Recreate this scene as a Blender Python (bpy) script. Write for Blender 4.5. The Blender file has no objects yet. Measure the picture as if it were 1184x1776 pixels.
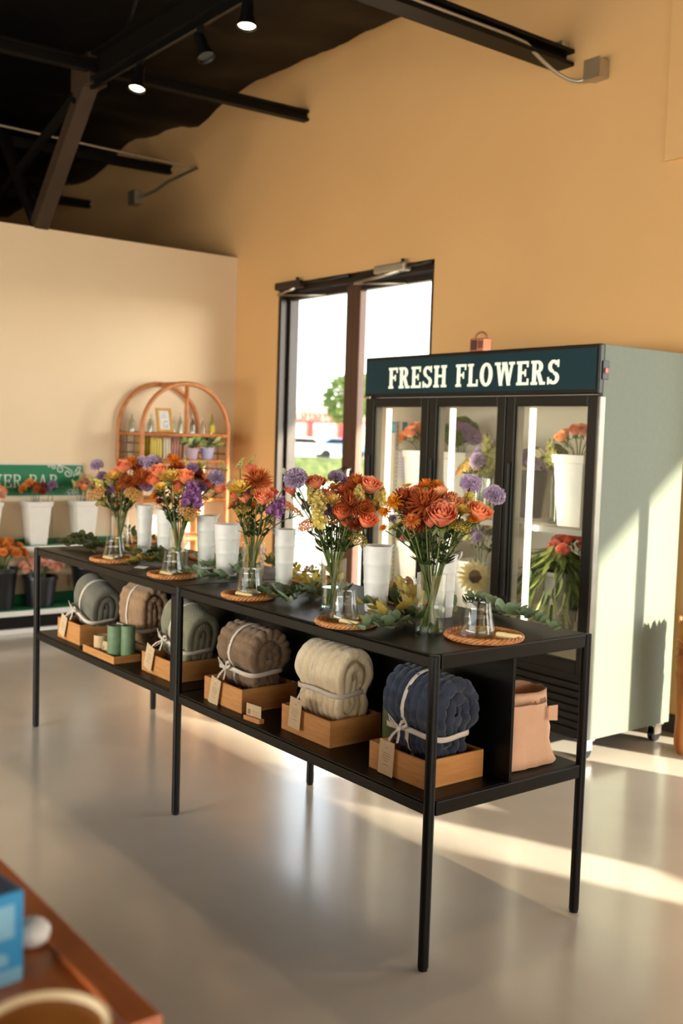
import bpy, math, random
import numpy as np
from mathutils import Vector, Matrix, noise
PI = math.pi
rnd = random.Random(11)
sc = bpy.context.scene
COL = sc.collection

# ------------------------------------------------------------------ camera
F_PX, YAW, PITCH, ROLL = 1803.79, 0.910752, 0.072765, 0.031145
CAM = Vector((2.1645, -2.0362, 1.56))
_f = Vector((-math.sin(YAW)*math.cos(PITCH), math.cos(YAW)*math.cos(PITCH), -math.sin(PITCH)))
_r = Vector((math.cos(YAW), math.sin(YAW), 0)); _u = _r.cross(_f)
R_ = math.cos(ROLL)*_r + math.sin(ROLL)*_u
U_ = -math.sin(ROLL)*_r + math.cos(ROLL)*_u
F_ = _f
camd = bpy.data.cameras.new('camera'); cam = bpy.data.objects.new('camera', camd); COL.objects.link(cam)
M = Matrix.Identity(4)
for i in range(3):
    M[i][0], M[i][1], M[i][2], M[i][3] = R_[i], U_[i], -F_[i], CAM[i]
cam.matrix_world = M
camd.sensor_fit = 'VERTICAL'; camd.sensor_height = 36.0; camd.sensor_width = 24.0
camd.lens = F_PX/1776*36.0
camd.clip_start = 0.02; camd.clip_end = 600
camd.dof.use_dof = True; camd.dof.focus_distance = 3.3; camd.dof.aperture_fstop = 3.0
sc.camera = cam

# ------------------------------------------------------------------ world, sun, daylight, exposure
SUN_TO = Vector((2.3, 1.0, 0.768)).normalized()          # towards the sun: low golden-hour sun
world = bpy.data.worlds.new('world'); sc.world = world; world.use_nodes = True
nt = world.node_tree; nt.nodes.clear()
wo = nt.nodes.new('ShaderNodeOutputWorld'); bg = nt.nodes.new('ShaderNodeBackground')
sky = nt.nodes.new('ShaderNodeTexSky'); sky.sky_type = 'NISHITA'; sky.sun_disc = False
sky.sun_elevation = math.asin(SUN_TO.z); sky.sun_rotation = math.atan2(SUN_TO.x, SUN_TO.y)
sky.air_density = 1.0; sky.dust_density = 0.6; sky.ozone_density = 1.0
hs = nt.nodes.new('ShaderNodeHueSaturation'); hs.inputs['Saturation'].default_value = 0.35
nt.links.new(sky.outputs[0], hs.inputs['Color']); nt.links.new(hs.outputs[0], bg.inputs[0])
nt.links.new(bg.outputs[0], wo.inputs[0]); bg.inputs[1].default_value = 1.25
sund = bpy.data.lights.new('sun', 'SUN'); sund.energy = 31.0; sund.color = (1.0, 0.86, 0.66); sund.angle = 0.012
sun = bpy.data.objects.new('sun', sund); COL.objects.link(sun)
sun.rotation_euler = SUN_TO.to_track_quat('Z', 'Y').to_euler(); sun.location = SUN_TO*30

def area_light(name, loc, direction, sx, sy, power, color, portal=False):
    d = bpy.data.lights.new(name, 'AREA'); d.shape = 'RECTANGLE'; d.size = sx; d.size_y = sy
    d.energy = power; d.color = color
    if portal: d.cycles.is_portal = True
    o = bpy.data.objects.new(name, d); COL.objects.link(o); o.location = loc
    o.rotation_euler = (-Vector(direction)).to_track_quat('Z', 'Y').to_euler()
    return o
# daylight of the glazed shop front on the +X side and of the windows behind the camera
area_light('daylight_side', (6.6, -1.6, 1.2), (-1, 0, -.35), 6.0, 1.6, 210, (1.0, 0.95, 0.85))
area_light('daylight_front', (-.6, -6.5, 1.3), (0, 1, -1.05), 8.0, 1.5, 840, (1.0, 0.94, 0.82))
area_light('portal_door_1', (-4.15, 3.06, 1.4), (0, -1, 0), 1.95, 2.8, 1, (1, 1, 1), True)
area_light('portal_door_2', (0.0, 3.06, 1.4), (0, -1, 0), 1.6, 2.8, 1, (1, 1, 1), True)
area_light('portal_window', (3.2, 3.06, 1.5), (0, -1, 0), 2.4, 2.6, 1, (1, 1, 1), True)

sc.view_settings.view_transform = 'Standard'; sc.view_settings.look = 'None'
sc.view_settings.exposure = -0.2; sc.view_settings.gamma = 1.0
sc.view_settings.use_curve_mapping = False
cy = sc.cycles
cy.max_bounces = 10; cy.diffuse_bounces = 5; cy.glossy_bounces = 4; cy.transmission_bounces = 8
cy.transparent_max_bounces = 40; cy.caustics_reflective = False; cy.caustics_refractive = False
cy.sample_clamp_indirect = 6.0

# ------------------------------------------------------------------ helpers
def ray(u, v):
    return R_*((u-592)/F_PX) - U_*((v-888)/F_PX) + F_
def at_depth(u, v, d): return CAM + ray(u, v)*d
def depth_of(p): return (Vector(p)-CAM).dot(F_)
def on_z(u, v, z): r = ray(u, v); return CAM + r*((z-CAM.z)/r.z)
def on_y(u, v, y): r = ray(u, v); return CAM + r*((y-CAM.y)/r.y)
def on_x(u, v, x): r = ray(u, v); return CAM + r*((x-CAM.x)/r.x)

def project(p): d = Vector(p)-CAM; z = d.dot(F_); return 592+F_PX*d.dot(R_)/z, 888-F_PX*d.dot(U_)/z

def lin(c):
    return tuple((x/12.92 if x <= .04045 else ((x+.055)/1.055)**2.4) for x in [k/255 for k in c])
MATS = {}
def mat(name, rgb, rough=.6, metal=0, var=.12, scale=8, bump=0, bscale=60, spec=.5, coat=0, sheen=0, rgb2=None,
        trans=0, objvar=0, stretch=None, emit=0):
    """procedural material: noise-mottled base colour, optional bump, translucency and per-object variation"""
    if name in MATS: return MATS[name]
    m = bpy.data.materials.new(name); m.use_nodes = True; t = m.node_tree; N = t.nodes; L = t.links
    b = N['Principled BSDF']; out = N['Material Output']
    c = lin(rgb); c2 = lin(rgb2) if rgb2 else tuple(x*(1-var*2) for x in c)
    tc = N.new('ShaderNodeTexCoord'); src = tc.outputs['Object']
    if stretch:
        mp = N.new('ShaderNodeMapping'); mp.inputs['Scale'].default_value = stretch; L.new(src, mp.inputs[0]); src = mp.outputs[0]
    nz = N.new('ShaderNodeTexNoise'); nz.inputs['Scale'].default_value = scale; nz.inputs['Detail'].default_value = 4
    L.new(src, nz.inputs['Vector'])
    rp = N.new('ShaderNodeValToRGB'); rp.color_ramp.elements[0].position = .3; rp.color_ramp.elements[1].position = .7
    rp.color_ramp.elements[0].color = (*c2, 1); rp.color_ramp.elements[1].color = (*c, 1)
    L.new(nz.outputs[0], rp.inputs[0]); col = rp.outputs[0]
    if objvar:
        oi = N.new('ShaderNodeObjectInfo'); h = N.new('ShaderNodeHueSaturation')
        mr = N.new('ShaderNodeMapRange'); mr.inputs[3].default_value = 1-objvar; mr.inputs[4].default_value = 1+objvar
        L.new(oi.outputs['Random'], mr.inputs[0]); L.new(mr.outputs[0], h.inputs['Value'])
        mr2 = N.new('ShaderNodeMapRange'); mr2.inputs[3].default_value = .5-objvar*.06; mr2.inputs[4].default_value = .5+objvar*.06
        L.new(oi.outputs['Random'], mr2.inputs[0]); L.new(mr2.outputs[0], h.inputs['Hue'])
        L.new(col, h.inputs['Color']); col = h.outputs[0]
    L.new(col, b.inputs['Base Color'])
    b.inputs['Roughness'].default_value = rough; b.inputs['Metallic'].default_value = metal
    b.inputs['Specular IOR Level'].default_value = spec; b.inputs['Coat Weight'].default_value = coat; b.inputs['Coat Roughness'].default_value = .14
    b.inputs['Sheen Weight'].default_value = sheen
    if emit:
        L.new(col, b.inputs['Emission Color']); b.inputs['Emission Strength'].default_value = emit
    if bump:
        n2 = N.new('ShaderNodeTexNoise'); n2.inputs['Scale'].default_value = bscale; n2.inputs['Detail'].default_value = 5
        L.new(src, n2.inputs['Vector'])
        bp = N.new('ShaderNodeBump'); bp.inputs['Strength'].default_value = bump; bp.inputs['Distance'].default_value = .01
        L.new(n2.outputs[0], bp.inputs['Height']); L.new(bp.outputs[0], b.inputs['Normal'])
    if trans:
        tr = N.new('ShaderNodeBsdfTranslucent'); mx = N.new('ShaderNodeMixShader'); mx.inputs[0].default_value = trans
        L.new(col, tr.inputs[0]); L.new(b.outputs[0], mx.inputs[1]); L.new(tr.outputs[0], mx.inputs[2]); L.new(mx.outputs[0], out.inputs[0])
    MATS[name] = m; return m
def glass(name, tint=(1, 1, 1), ior=1.45, rough=0.0, boost=1.0, ribs=0):
    """thin glass: what lies behind shows through, Fresnel reflections on top"""
    m = bpy.data.materials.new(name); m.use_nodes = True; t = m.node_tree; N = t.nodes; L = t.links
    N.remove(N['Principled BSDF']); out = N['Material Output']
    tp = N.new('ShaderNodeBsdfTransparent'); tp.inputs[0].default_value = (*tint, 1)
    gl = N.new('ShaderNodeBsdfGlossy'); gl.inputs['Roughness'].default_value = rough
    ge = N.new('ShaderNodeNewGeometry'); dt = N.new('ShaderNodeVectorMath'); dt.operation = 'DOT_PRODUCT'
    L.new(ge.outputs['Normal'], dt.inputs[0]); L.new(ge.outputs['Incoming'], dt.inputs[1])
    def mth(op, x, y=None):
        k = N.new('ShaderNodeMath'); k.operation = op
        for i, q in enumerate((x, y)):
            if q is None: continue
            if isinstance(q, (int, float)): k.inputs[i].default_value = q
            else: L.new(q, k.inputs[i])
        return k.outputs[0]
    f0 = ((ior-1)/(ior+1))**2                # Schlick's approximation, the same on both faces of the thin sheet
    sch = mth('ADD', mth('MULTIPLY', mth('POWER', mth('SUBTRACT', 1.0, mth('MINIMUM', mth('ABSOLUTE', dt.outputs['Value']), 1.0)), 5.0), 1-f0), f0)
    mu = N.new('ShaderNodeMath'); mu.operation = 'MULTIPLY'; mu.inputs[1].default_value = boost; mu.use_clamp = True
    mx = N.new('ShaderNodeMixShader')
    if ribs:
        tc = N.new('ShaderNodeTexCoord'); w = N.new('ShaderNodeTexWave'); w.bands_direction = 'Z'; w.inputs['Scale'].default_value = ribs
        bp = N.new('ShaderNodeBump'); bp.inputs['Strength'].default_value = .2; bp.inputs['Distance'].default_value = .003
        L.new(tc.outputs['Object'], w.inputs[0]); L.new(w.outputs['Fac'], bp.inputs['Height'])
        L.new(bp.outputs[0], gl.inputs['Normal']); L.new(bp.outputs[0], dt.inputs[0])
    L.new(sch, mu.inputs[0]); L.new(mu.outputs[0], mx.inputs[0])
    L.new(tp.outputs[0], mx.inputs[1]); L.new(gl.outputs[0], mx.inputs[2]); L.new(mx.outputs[0], out.inputs[0])
    MATS[name] = m; return m
def emis(name, rgb, s):
    m = bpy.data.materials.new(name); m.use_nodes = True; t = m.node_tree
    b = t.nodes['Principled BSDF']; b.inputs['Base Color'].default_value = (*lin(rgb), 1)
    b.inputs['Emission Color'].default_value = (*lin(rgb), 1); b.inputs['Emission Strength'].default_value = s
    MATS[name] = m; return m

class MB:
    """collects geometry; build() links it as ONE mesh object"""
    def __init__(s): s.v = []; s.f = []; s.mi = []; s.i = 0
    def add(s, vs, fs, T=None):
        o = len(s.v)
        s.v += [tuple(T @ Vector(p)) if T is not None else tuple(p) for p in vs]
        for f in fs: s.f.append(tuple(o+k for k in f)); s.mi.append(s.i)
        return s
    def box(s, x0, x1, y0, y1, z0, z1, T=None):
        return s.add([(x0,y0,z0),(x1,y0,z0),(x1,y1,z0),(x0,y1,z0),(x0,y0,z1),(x1,y0,z1),(x1,y1,z1),(x0,y1,z1)],
              [(0,3,2,1),(4,5,6,7),(0,1,5,4),(1,2,6,5),(2,3,7,6),(3,0,4,7)], T)
    def grid(s, P, closed_u=False, closed_v=False, T=None):
        nu, nv = len(P), len(P[0]); vs = [p for r in P for p in r]; fs = []
        for i in range(nu if closed_u else nu-1):
            for j in range(nv if closed_v else nv-1):
                a, b = i, (i+1) % nu; c, d = j, (j+1) % nv
                fs.append((a*nv+c, b*nv+c, b*nv+d, a*nv+d))
        return s.add(vs, fs, T)
    def tube(s, pts, r, n=8, closed=False, caps=True, flat=1.0):
        pts = [Vector(p) for p in pts]; k = len(pts)
        rs = r if isinstance(r, (list, tuple)) else [r]*k
        rings = []; up = None
        for i, p in enumerate(pts):
            if closed: d = pts[(i+1) % k]-pts[i-1]
            else: d = pts[min(i+1, k-1)]-pts[max(i-1, 0)]
            d.normalize()
            if up is None:
                up = Vector((0,0,1)) if abs(d.z) < .9 else Vector((1,0,0))
            a = d.cross(up)
            if a.length < 1e-6: a = d.orthogonal()
            a.normalize(); b = a.cross(d).normalized(); up = b
            rings.append([p + a*(rs[i]*math.cos(2*PI*j/n)) + b*(rs[i]*flat*math.sin(2*PI*j/n)) for j in range(n)])
        o = len(s.v); s.grid(rings, closed, True)
        if caps and not closed:
            s.f.append(tuple(o+j for j in range(n))); s.mi.append(s.i)
            s.f.append(tuple(o+(k-1)*n+j for j in reversed(range(n)))); s.mi.append(s.i)
        return s
    def lathe(s, prof, n=24, T=None, sq=0):
        P = []
        for r, z in prof:
            ring = []
            for j in range(n):
                a = 2*PI*j/n; c, d = math.cos(a), math.sin(a)
                k = 1.0
                if sq: k = 1/max((abs(c)**sq+abs(d)**sq)**(1/sq), 1e-6)
                ring.append((r*k*c, r*k*d, z))
            P.append(ring)
        return s.grid(P, False, True, T)
    def cyl(s, x, y, z0, z1, r, n=16): return s.tube([(x,y,z0),(x,y,z1)], r, n)
    def ball(s, c, r, n=8, m=5, sz=1):
        c = Vector(c)
        return s.grid([[c+Vector((r*math.sin(PI*i/m)*math.cos(2*PI*j/n), r*math.sin(PI*i/m)*math.sin(2*PI*j/n), r*sz*math.cos(PI*i/m))) for j in range(n)] for i in range(m+1)], False, True)
    def poly(s, pts, d):   # extruded polygon: pts in 3-D, d = extrusion vector
        n = len(pts); d = Vector(d); a = [Vector(p) for p in pts]; b = [p+d for p in a]
        return s.add(a+b, [tuple(range(n)), tuple(reversed(range(n, 2*n)))]+[(i, i+n, (i+1) % n+n, (i+1) % n) for i in range(n)])
    def mesh(s, name, mats, smooth=False, sharp=None):
        me = bpy.data.meshes.new(name); me.from_pydata(s.v, [], s.f)
        for m in (mats if isinstance(mats, (list, tuple)) else [mats]): me.materials.append(m)
        if any(s.mi): me.polygons.foreach_set('material_index', s.mi)
        if smooth:
            me.polygons.foreach_set('use_smooth', [True]*len(s.f))
            if sharp: me.set_sharp_from_angle(angle=math.radians(sharp))
        me.update(); return me
    def build(s, name, mats, parent=None, smooth=False, sharp=None, bevel=0, loc=None, rot=None, fix=False):
        me = s.mesh(name, mats, smooth, sharp)
        o = bpy.data.objects.new(name, me); COL.objects.link(o)
        if parent is not None: o.parent = parent
        if loc is not None: o.location = loc
        if rot is not None: o.rotation_euler = rot
        if bevel:
            b = o.modifiers.new('bevel', 'BEVEL'); b.width = bevel; b.segments = 2; b.limit_method = 'ANGLE'
            b.harden_normals = False
        return o
def link(name, me, parent=None, loc=(0,0,0), rot=None, scale=None, mtx=None):
    o = bpy.data.objects.new(name, me); COL.objects.link(o)
    if parent is not None: o.parent = parent
    if mtx is not None: o.matrix_local = mtx
    else:
        o.location = loc
        if rot is not None: o.rotation_euler = rot
        if scale is not None: o.scale = scale if isinstance(scale, (tuple, list, Vector)) else (scale,)*3
    return o
def tag(o, label=None, cat=None, group=None, kind=None):
    if label: o['label'] = label
    if cat: o['category'] = cat
    if group: o['group'] = group
    if kind: o['kind'] = kind
    return o
def thing(name, label, cat, loc=(0,0,0), rz=0, group=None, rot=None):
    o = bpy.data.objects.new(name, None); COL.objects.link(o); o.location = loc
    o.rotation_euler = rot if rot else (0, 0, rz); o.empty_display_size = .05
    return tag(o, label, cat, group)
def struct(name, label=None):
    o = bpy.data.objects.new(name, None); COL.objects.link(o); return tag(o, label, None, None, 'structure')
def frame_to(z, spin=0, up=(0, 0, 1)):
    """rotation matrix whose Z axis is z"""
    q = Vector(z).normalized().to_track_quat('Z', 'Y'); return q.to_matrix().to_4x4() @ Matrix.Rotation(spin, 4, 'Z')
def bez(a, b, c, n): # quadratic bezier
    a, b, c = Vector(a), Vector(b), Vector(c)
    return [a*(1-t)**2 + b*(2*t*(1-t)) + c*t*t for t in [i/(n-1) for i in range(n)]]

# ------------------------------------------------------------------ materials
m_wall = mat('wall_paint', (214,172,116), .85, var=.025, scale=1.5, bump=.06, bscale=180)
m_part = mat('partition_paint', (226,206,174), .8, var=.02, scale=1.5, bump=.05, bscale=180)
m_ceil = mat('black_ceiling_foil', (6,5,4), .5, var=.2, scale=3, spec=.25, bump=.5, bscale=6)
m_steel = mat('dark_painted_steel', (15,11,8), .5, var=.15, scale=6, spec=.2)
m_steel2 = mat('brown_painted_steel', (62,48,37), .55, var=.15, scale=6, spec=.25)
m_black = mat('black_powder_coat', (8,7,6), .42, var=.1, scale=20, bump=.03, bscale=300, spec=.22)
m_blackflat = mat('black_plastic', (7,7,7), .4, var=.1, spec=.3)
m_frame = mat('bronze_aluminium', (38,30,26), .4, metal=.3, var=.1)
m_chrome = mat('bare_steel', (190,186,178), .28, metal=1, var=.1)
m_galv = mat('galvanised_conduit', (190,182,165), .4, metal=.7, var=.1)
m_floor = mat('polished_concrete', (206,199,188), .22, var=.07, scale=1.3, bump=.02, bscale=25, spec=.85, coat=.5, rgb2=(190,183,172))
m_pane = glass('window_glass', (.97,.985,.98), 1.45)
m_fglass = glass('fridge_door_glass', (.93,.95,.94), 1.45, 0, 1.2)
m_vase = glass('clear_vase_glass', (.965,.985,.97), 1.5, 0.0, 1.7)
m_tumbler = glass('ribbed_tumbler_glass', (.965,.975,.97), 1.5, 0.0, .9)
m_water = glass('water', (.90,.95,.88), 1.33, 0.0, 1.2)
m_white = mat('white_enamel', (216,214,208), .45, var=.03, scale=12)
m_bucket = mat('white_painted_metal', (204,206,202), .45, var=.05, scale=30, bump=.05, bscale=200)
m_wood = mat('pale_birch_ply', (202,146,86), .6, rgb2=(182,124,66), scale=5, stretch=(2,2,14), bump=.05, bscale=80)
m_kraft = mat('kraft_card', (206,182,148), .85, var=.05, scale=40)
m_ink = mat('pale_brown_ink', (158,136,108), .9)
m_ribbon = mat('white_cotton_ribbon', (232,224,212), .8, var=.05, scale=60, trans=.15)
m_wicker = mat('woven_wicker', (200,140,82), .6, rgb2=(158,98,50), scale=60)
m_rattan = mat('rattan_cane', (190,122,66), .45, rgb2=(160,94,46), scale=20)
m_stem = mat('green_stem', (96,110,48), .55, rgb2=(70,84,34), scale=40, trans=.1)
m_leaf = mat('deep_green_leaf', (64,84,38), .5, rgb2=(44,62,28), scale=20, trans=.3, objvar=.25)
m_euc = mat('eucalyptus_leaf', (128,148,116), .5, rgb2=(104,126,96), scale=20, trans=.25, objvar=.25)
m_euc_y = mat('yellowing_leaf', (176,160,72), .55, rgb2=(150,132,54), scale=20, trans=.35, objvar=.25)
m_euc_d = mat('dark_olive_leaf', (76,82,44), .55, rgb2=(56,62,34), scale=20, trans=.25, objvar=.3)
m_brownleaf = mat('dry_brown_leaf', (150,102,58), .6, rgb2=(120,78,42), scale=20, trans=.2)
m_twig = mat('woody_twig', (120,92,58), .7)
m_teal = mat('dark_teal_sign_face', (8,46,58), .4, var=.1, scale=3, spec=.2)
m_letter = emis('cream_backlit_letter', (226,236,220), .35)
m_green = mat('green_board', (24,118,78), .4, var=.06, scale=4)
m_signwhite = mat('sign_white_print', (226,232,220), .5)
m_yellow = mat('mustard_frame_paint', (214,160,40), .5)
# ------------------------------------------------------------------ room shell
YW, XP = 2.85, -5.72          # door wall plane, partition plane
def wall_with_holes(name, x0, x1, z1, holes, y0, y1, m):
    o = MB(); xs = x0
    for hx0, hx1, hz0, hz1 in sorted(holes):
        o.box(xs, hx0, y0, y1, 0, z1)
        if hz0 > 0: o.box(hx0, hx1, y0, y1, 0, hz0)
        o.box(hx0, hx1, y0, y1, hz1, z1); xs = hx1
    o.box(xs, x1, y0, y1, 0, z1)
    return tag(o.build(name, m), None, None, None, 'structure')
DOOR1 = (-5.07, -3.18, 0, 2.79)
DOOR2 = (-0.86, 1.25, 0, 2.67)
WIN_A = (2.05, 3.55, 1.3, 2.6); WIN_B = (3.72, 4.80, 1.27, 2.6)
wall_with_holes('wall_back', -12, 7.0, 5.0, [DOOR1, DOOR2, WIN_A, WIN_B], YW, YW+.2, m_wall)
o = MB(); o.box(XP-.14, XP, -7.0, YW, 0, 3.085); tag(o.build('wall_left', m_part), kind='structure')
o = MB(); o.box(-12.2, -12, -7.2, YW+.2, 0, 5); tag(o.build('wall_far', m_wall), kind='structure')
o = MB()   # glazed shop front on the right, out of frame
for a, b in ((-7.0, -4.8), (1.6, 3.05)): o.box(6.8, 7.0, a, b, 0, 5)
o.box(6.8, 7.0, -4.8, 1.6, 2.85, 5); o.box(6.8, 7.0, -4.8, 1.6, 0, .25)
tag(o.build('wall_right', m_wall), kind='structure')
o = MB()
for a, b in ((-12, -2.6), (4.6, 7.0)): o.box(a, b, -7.2, -7.0, 0, 5)
o.box(-2.6, 4.6, -7.2, -7.0, 2.85, 5); o.box(-2.6, 4.6, -7.2, -7.0, 0, .35)
tag(o.build('wall_front', m_wall), kind='structure')
o = MB(); o.box(-12.2, 7.0, -7.2, YW+.2, -.1, 0); tag(o.build('floor', m_floor), kind='structure')
# draped black foil ceiling, sagging in swags and ending in a wavy edge at the door wall
P = []
for i in range(121):
    x = -12 + 19*i/120; row = []
    for j in range(67):
        y = -7.2 + (YW+.1+7.2)*j/66
        z = 4.56 + .10*noise.noise((x*.7, y*.7, 1)) + .05*noise.noise((x*2.1, y*2.1, 4)) + .018*noise.noise((x*6, y*4, 9))
        z -= .09*abs(math.sin(x*1.32+.6))**3 + .03*math.sin(x*.55) + max(0, (-x-5)*.035)
        row.append((x, y, z))
    P.append(row)
tag(MB().grid(P).build('ceiling', m_ceil, smooth=True), kind='structure')
o = MB(); o.box(-12.2, 7.0, -7.2, YW+.2, 5.0, 5.1); tag(o.build('trim_5', m_steel), 'roof deck above the black draped ceiling', kind='structure')
m_base = mat('dark_vinyl_base', (52,46,42), .5)
o = MB(); o.box(-3.16, -.9, YW-.012, YW, 0, .1); tag(o.build('baseboard_back', m_base, bevel=.003), kind='structure')
o = MB(); o.box(XP-.002, XP+.012, -7, YW-.02, 0, .1); tag(o.build('baseboard_left', m_base, bevel=.003), kind='structure')
# slightly proud wall panel high at the right
pa = on_y(1155, 281, YW)
o = MB(); o.box(pa.x, 2.2, YW-.02, YW+.01, pa.z, 4.9); tag(o.build('trim_1', m_wall, bevel=.002), 'shallow raised wall panel high at the right edge', kind='structure')

# visible glazed double door
d1 = struct('door_1', 'bronze framed glass double door left of the flower fridge')
yd0, yd1 = 2.925, 2.985
X0, X1, ZT = DOOR1[0], DOOR1[1], DOOR1[3]
o = MB(); o.box(X0, X0+.035, YW+.005, YW+.19, 0, ZT); o.build('frame_jamb', m_frame, d1, bevel=.003)
o = MB(); o.box(X1-.03, X1, YW+.03, YW+.19, 0, ZT); o.build('frame_jamb', m_frame, d1, bevel=.003)
o = MB(); o.box(X0+.035, X1-.03, YW+.02, YW+.19, ZT-.07, ZT); o.build('frame_header', m_frame, d1, bevel=.003)
m_stile = mat('brown_bronze_stile', (84,58,44), .4, metal=.3, var=.08)
gl0, gl1, gr0, gr1 = -5.0, -4.244, -4.073, -3.29
zg0, zg1 = .27, 2.665
for k, (a, b, sa, sb) in enumerate(((gl0, gl1, X0+.037, -4.160), (gr0, gr1, -4.157, X1-.032))):
    lf = MB(); ms = (b, sb) if k == 0 else (sa, a); os_ = (sa, a) if k == 0 else (b, sb)
    lf.box(os_[0], os_[1], yd0, yd1, .01, ZT-.075)
    lf.box(a, b, yd0, yd1, .01, zg0); lf.box(a, b, yd0, yd1, zg1, ZT-.075)
    leaf = lf.build('door_leaf', m_frame, d1, bevel=.004)
    q = MB(); q.box(ms[0], ms[1], yd0-.003, yd1+.003, .01, ZT-.075); q.build('meeting_stile', m_stile, leaf, bevel=.004)
    g = MB(); g.box(a-.005, b+.005, 2.952, 2.958, zg0-.005, zg1+.005); g.build('glass_pane', m_pane, leaf)
    hx = b+.035 if k == 0 else a-.035
    h = MB(); h.tube([(hx, yd0, .95), (hx, yd0-.05, .97), (hx, yd0-.05, 1.3), (hx, yd0, 1.32)], .012, 8); h.build('pull_handle', m_chrome, leaf, smooth=True)
for k, (bx, piv, tip) in enumerate(((-4.88, -5.03, -4.50), (-3.60, -4.02, -3.55))):   # overhead closers with arms
    c = MB(); c.box(bx-.17, bx+.17, YW-.06, YW+.015, 2.735, 2.795); cl = c.build('door_closer', m_steel2 if k == 0 else m_galv, d1, bevel=.012)
    a = MB(); a.tube([(bx+.1, YW-.04, 2.735), (piv, YW-.03, 2.70)], .012, 8); a.build('closer_arm', m_chrome, cl, smooth=True)
    a = MB(); a.tube([(piv, YW-.03, 2.70), (tip, YW+.06, 2.665)], .010, 8); a.build('closer_arm', m_chrome, cl, smooth=True)
    a = MB(); a.tube([(bx+.17, YW-.02, 2.772), (bx+(.75 if k == 0 else .4), YW+.0, 2.772)], .014, 8); a.build('closer_rail', m_frame, cl, smooth=True)
    e = MB(); e.cyl(bx+.14, YW-.045, 2.79, 2.815, .014, 10); e.build('closer_cap', m_blackflat, cl, smooth=True, sharp=40)
# sun-side door and windows (to the right, out of frame)
def simple_window(name, x0, x1, z0, z1, mull, label):
    s = struct(name, label); f = MB(); y0, y1 = 2.93, 2.99; w = .06
    f.box(x0, x0+w, y0, y1, z0, z1); f.box(x1-w, x1, y0, y1, z0, z1); f.box(x0+w, x1-w, y0, y1, z1-w, z1); f.box(x0+w, x1-w, y0, y1, z0, z0+w)
    for m in mull: f.box(m-.03, m+.03, y0, y1, z0+w, z1-w)
    f.build('window_frame', m_frame, s, bevel=.003)
    g = MB(); g.box(x0+w, x1-w, 2.957, 2.963, z0+w, z1-w); g.build('glass_pane', m_pane, s)
simple_window('door_2', *DOOR2, [0.26], 'second glass double door right of the frame')
simple_window('window_1', *WIN_A, [], 'wide window beyond the second door')
simple_window('window_2', *WIN_B, [], 'narrow high window beyond the second door')

# ------------------------------------------------------------------ roof steel under the ceiling
def beam_y(x, z, y0, y1, w, h, label, m=m_steel, drop=.035):
    """joist along Y whose end is pocketed in the door wall"""
    t = thing('roof_joist', label, 'joist', (x, YW, z), 0)
    b = MB(); L = y0-YW
    sl = drop
    for za, zb, ww in ((-h, -h+.022, w), (-.022, 0, w), (-h+.022, -.022, .02)):
        b.add([(-ww/2, L, za+L*sl), (ww/2, L, za+L*sl), (ww/2, 0, za), (-ww/2, 0, za), (-ww/2, L, zb+L*sl), (ww/2, L, zb+L*sl), (ww/2, 0, zb), (-ww/2, 0, zb)],
              [(0,3,2,1),(4,5,6,7),(0,1,5,4),(1,2,6,5),(2,3,7,6),(3,0,4,7)])
    b.build('beam', m, t)
    return t
jt = beam_y(-2.10, 3.872, -4, YW, .14, .095, 'deep dark steel joist entering the wall above the fridge, nearest of the joists', drop=.0)
o = MB(); o.box(-.035, .035, -.07, -.0, .0, .05); o.build('end_bracket', m_galv, jt, bevel=.004)
beam_y(-4.74, 4.12, -4, YW, .07, .085, 'slim black steel joist entering the wall above the glass door', drop=.02)
beam_y(-6.98, 4.10, -4, YW, .07, .08, 'black steel joist entering the dark wall beyond the partition', drop=.02)
beam_y(-8.83, 4.06, -4, YW, .07, .08, 'farthest short black joist low in the dark back room', drop=.02)
YG = 1.081
t = thing('roof_girder', 'long dark steel girder running under the black ceiling', 'girder', (-4.9, YG, 3.975))
o = MB(); o.box(0, 12, -.055, .055, -.03, -.012); o.box(0, 12, -.055, .055, .14, .158); o.box(0, 12, -.008, .008, -.012, .14); o.build('beam', m_steel, t)
o = MB(); o.box(.1, 12, -.03, -.006, -.075, -.03); o.build('lamp_track', m_blackflat, t)
o = MB(); o.box(-.14, .16, -.07, .07, -.05, .16); o.build('gusset_plate', m_steel2, t, bevel=.006)
t = thing('roof_brace', 'slanted brown steel brace rising from the partition top to the girder', 'brace', (-5.775, YG, 3.10))
o = MB()
a, b = Vector((0, 0, 0)), Vector((.93, 0, .90)); d = (b-a).normalized(); n_ = Vector((d.z, 0, -d.x))
for s0, s1, y0, y1 in ((-.055, .055, -.06, -.045), (-.055, -.04, -.045, .05), (.04, .055, -.045, .05)):
    q = [a+n_*s0, a+n_*s1, b+n_*s1, b+n_*s0]
    o.poly([p+Vector((0, y0, 0)) for p in q], (0, y1-y0, 0))
o.build('beam', m_steel2, t)
o = MB(); o.cyl(0, 0, 0, .02, .022, 6); o.build('bolt_head', m_blackflat, t, loc=b-d*.2+Vector((0, -.06, 0)), rot=(PI/2, 0, 0))
t = thing('roof_brace', 'dark curved steel brace meeting the brown brace from the left', 'brace', (-5.80, YG, 3.12))
o = MB(); o.tube(bez((0, 0, 0), (-.5, 0, .5), (-.9, 0, 1.0), 10), .055, 8); o.build('beam', m_steel, t, smooth=True)
t = thing('roof_brace', 'thin dark diagonal truss member left of the brown brace', 'brace', (-4.95, YG, 3.98))
o = MB(); o.tube([(0, 0, 0), (-1.75, 0, -.17-.35)], .04, 6); o.build('beam', m_steel, t)
t = thing('roof_joist', 'faint dark joist crossing the top left of the ceiling', 'joist', (-4.80, YG-.06, 4.06))
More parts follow.
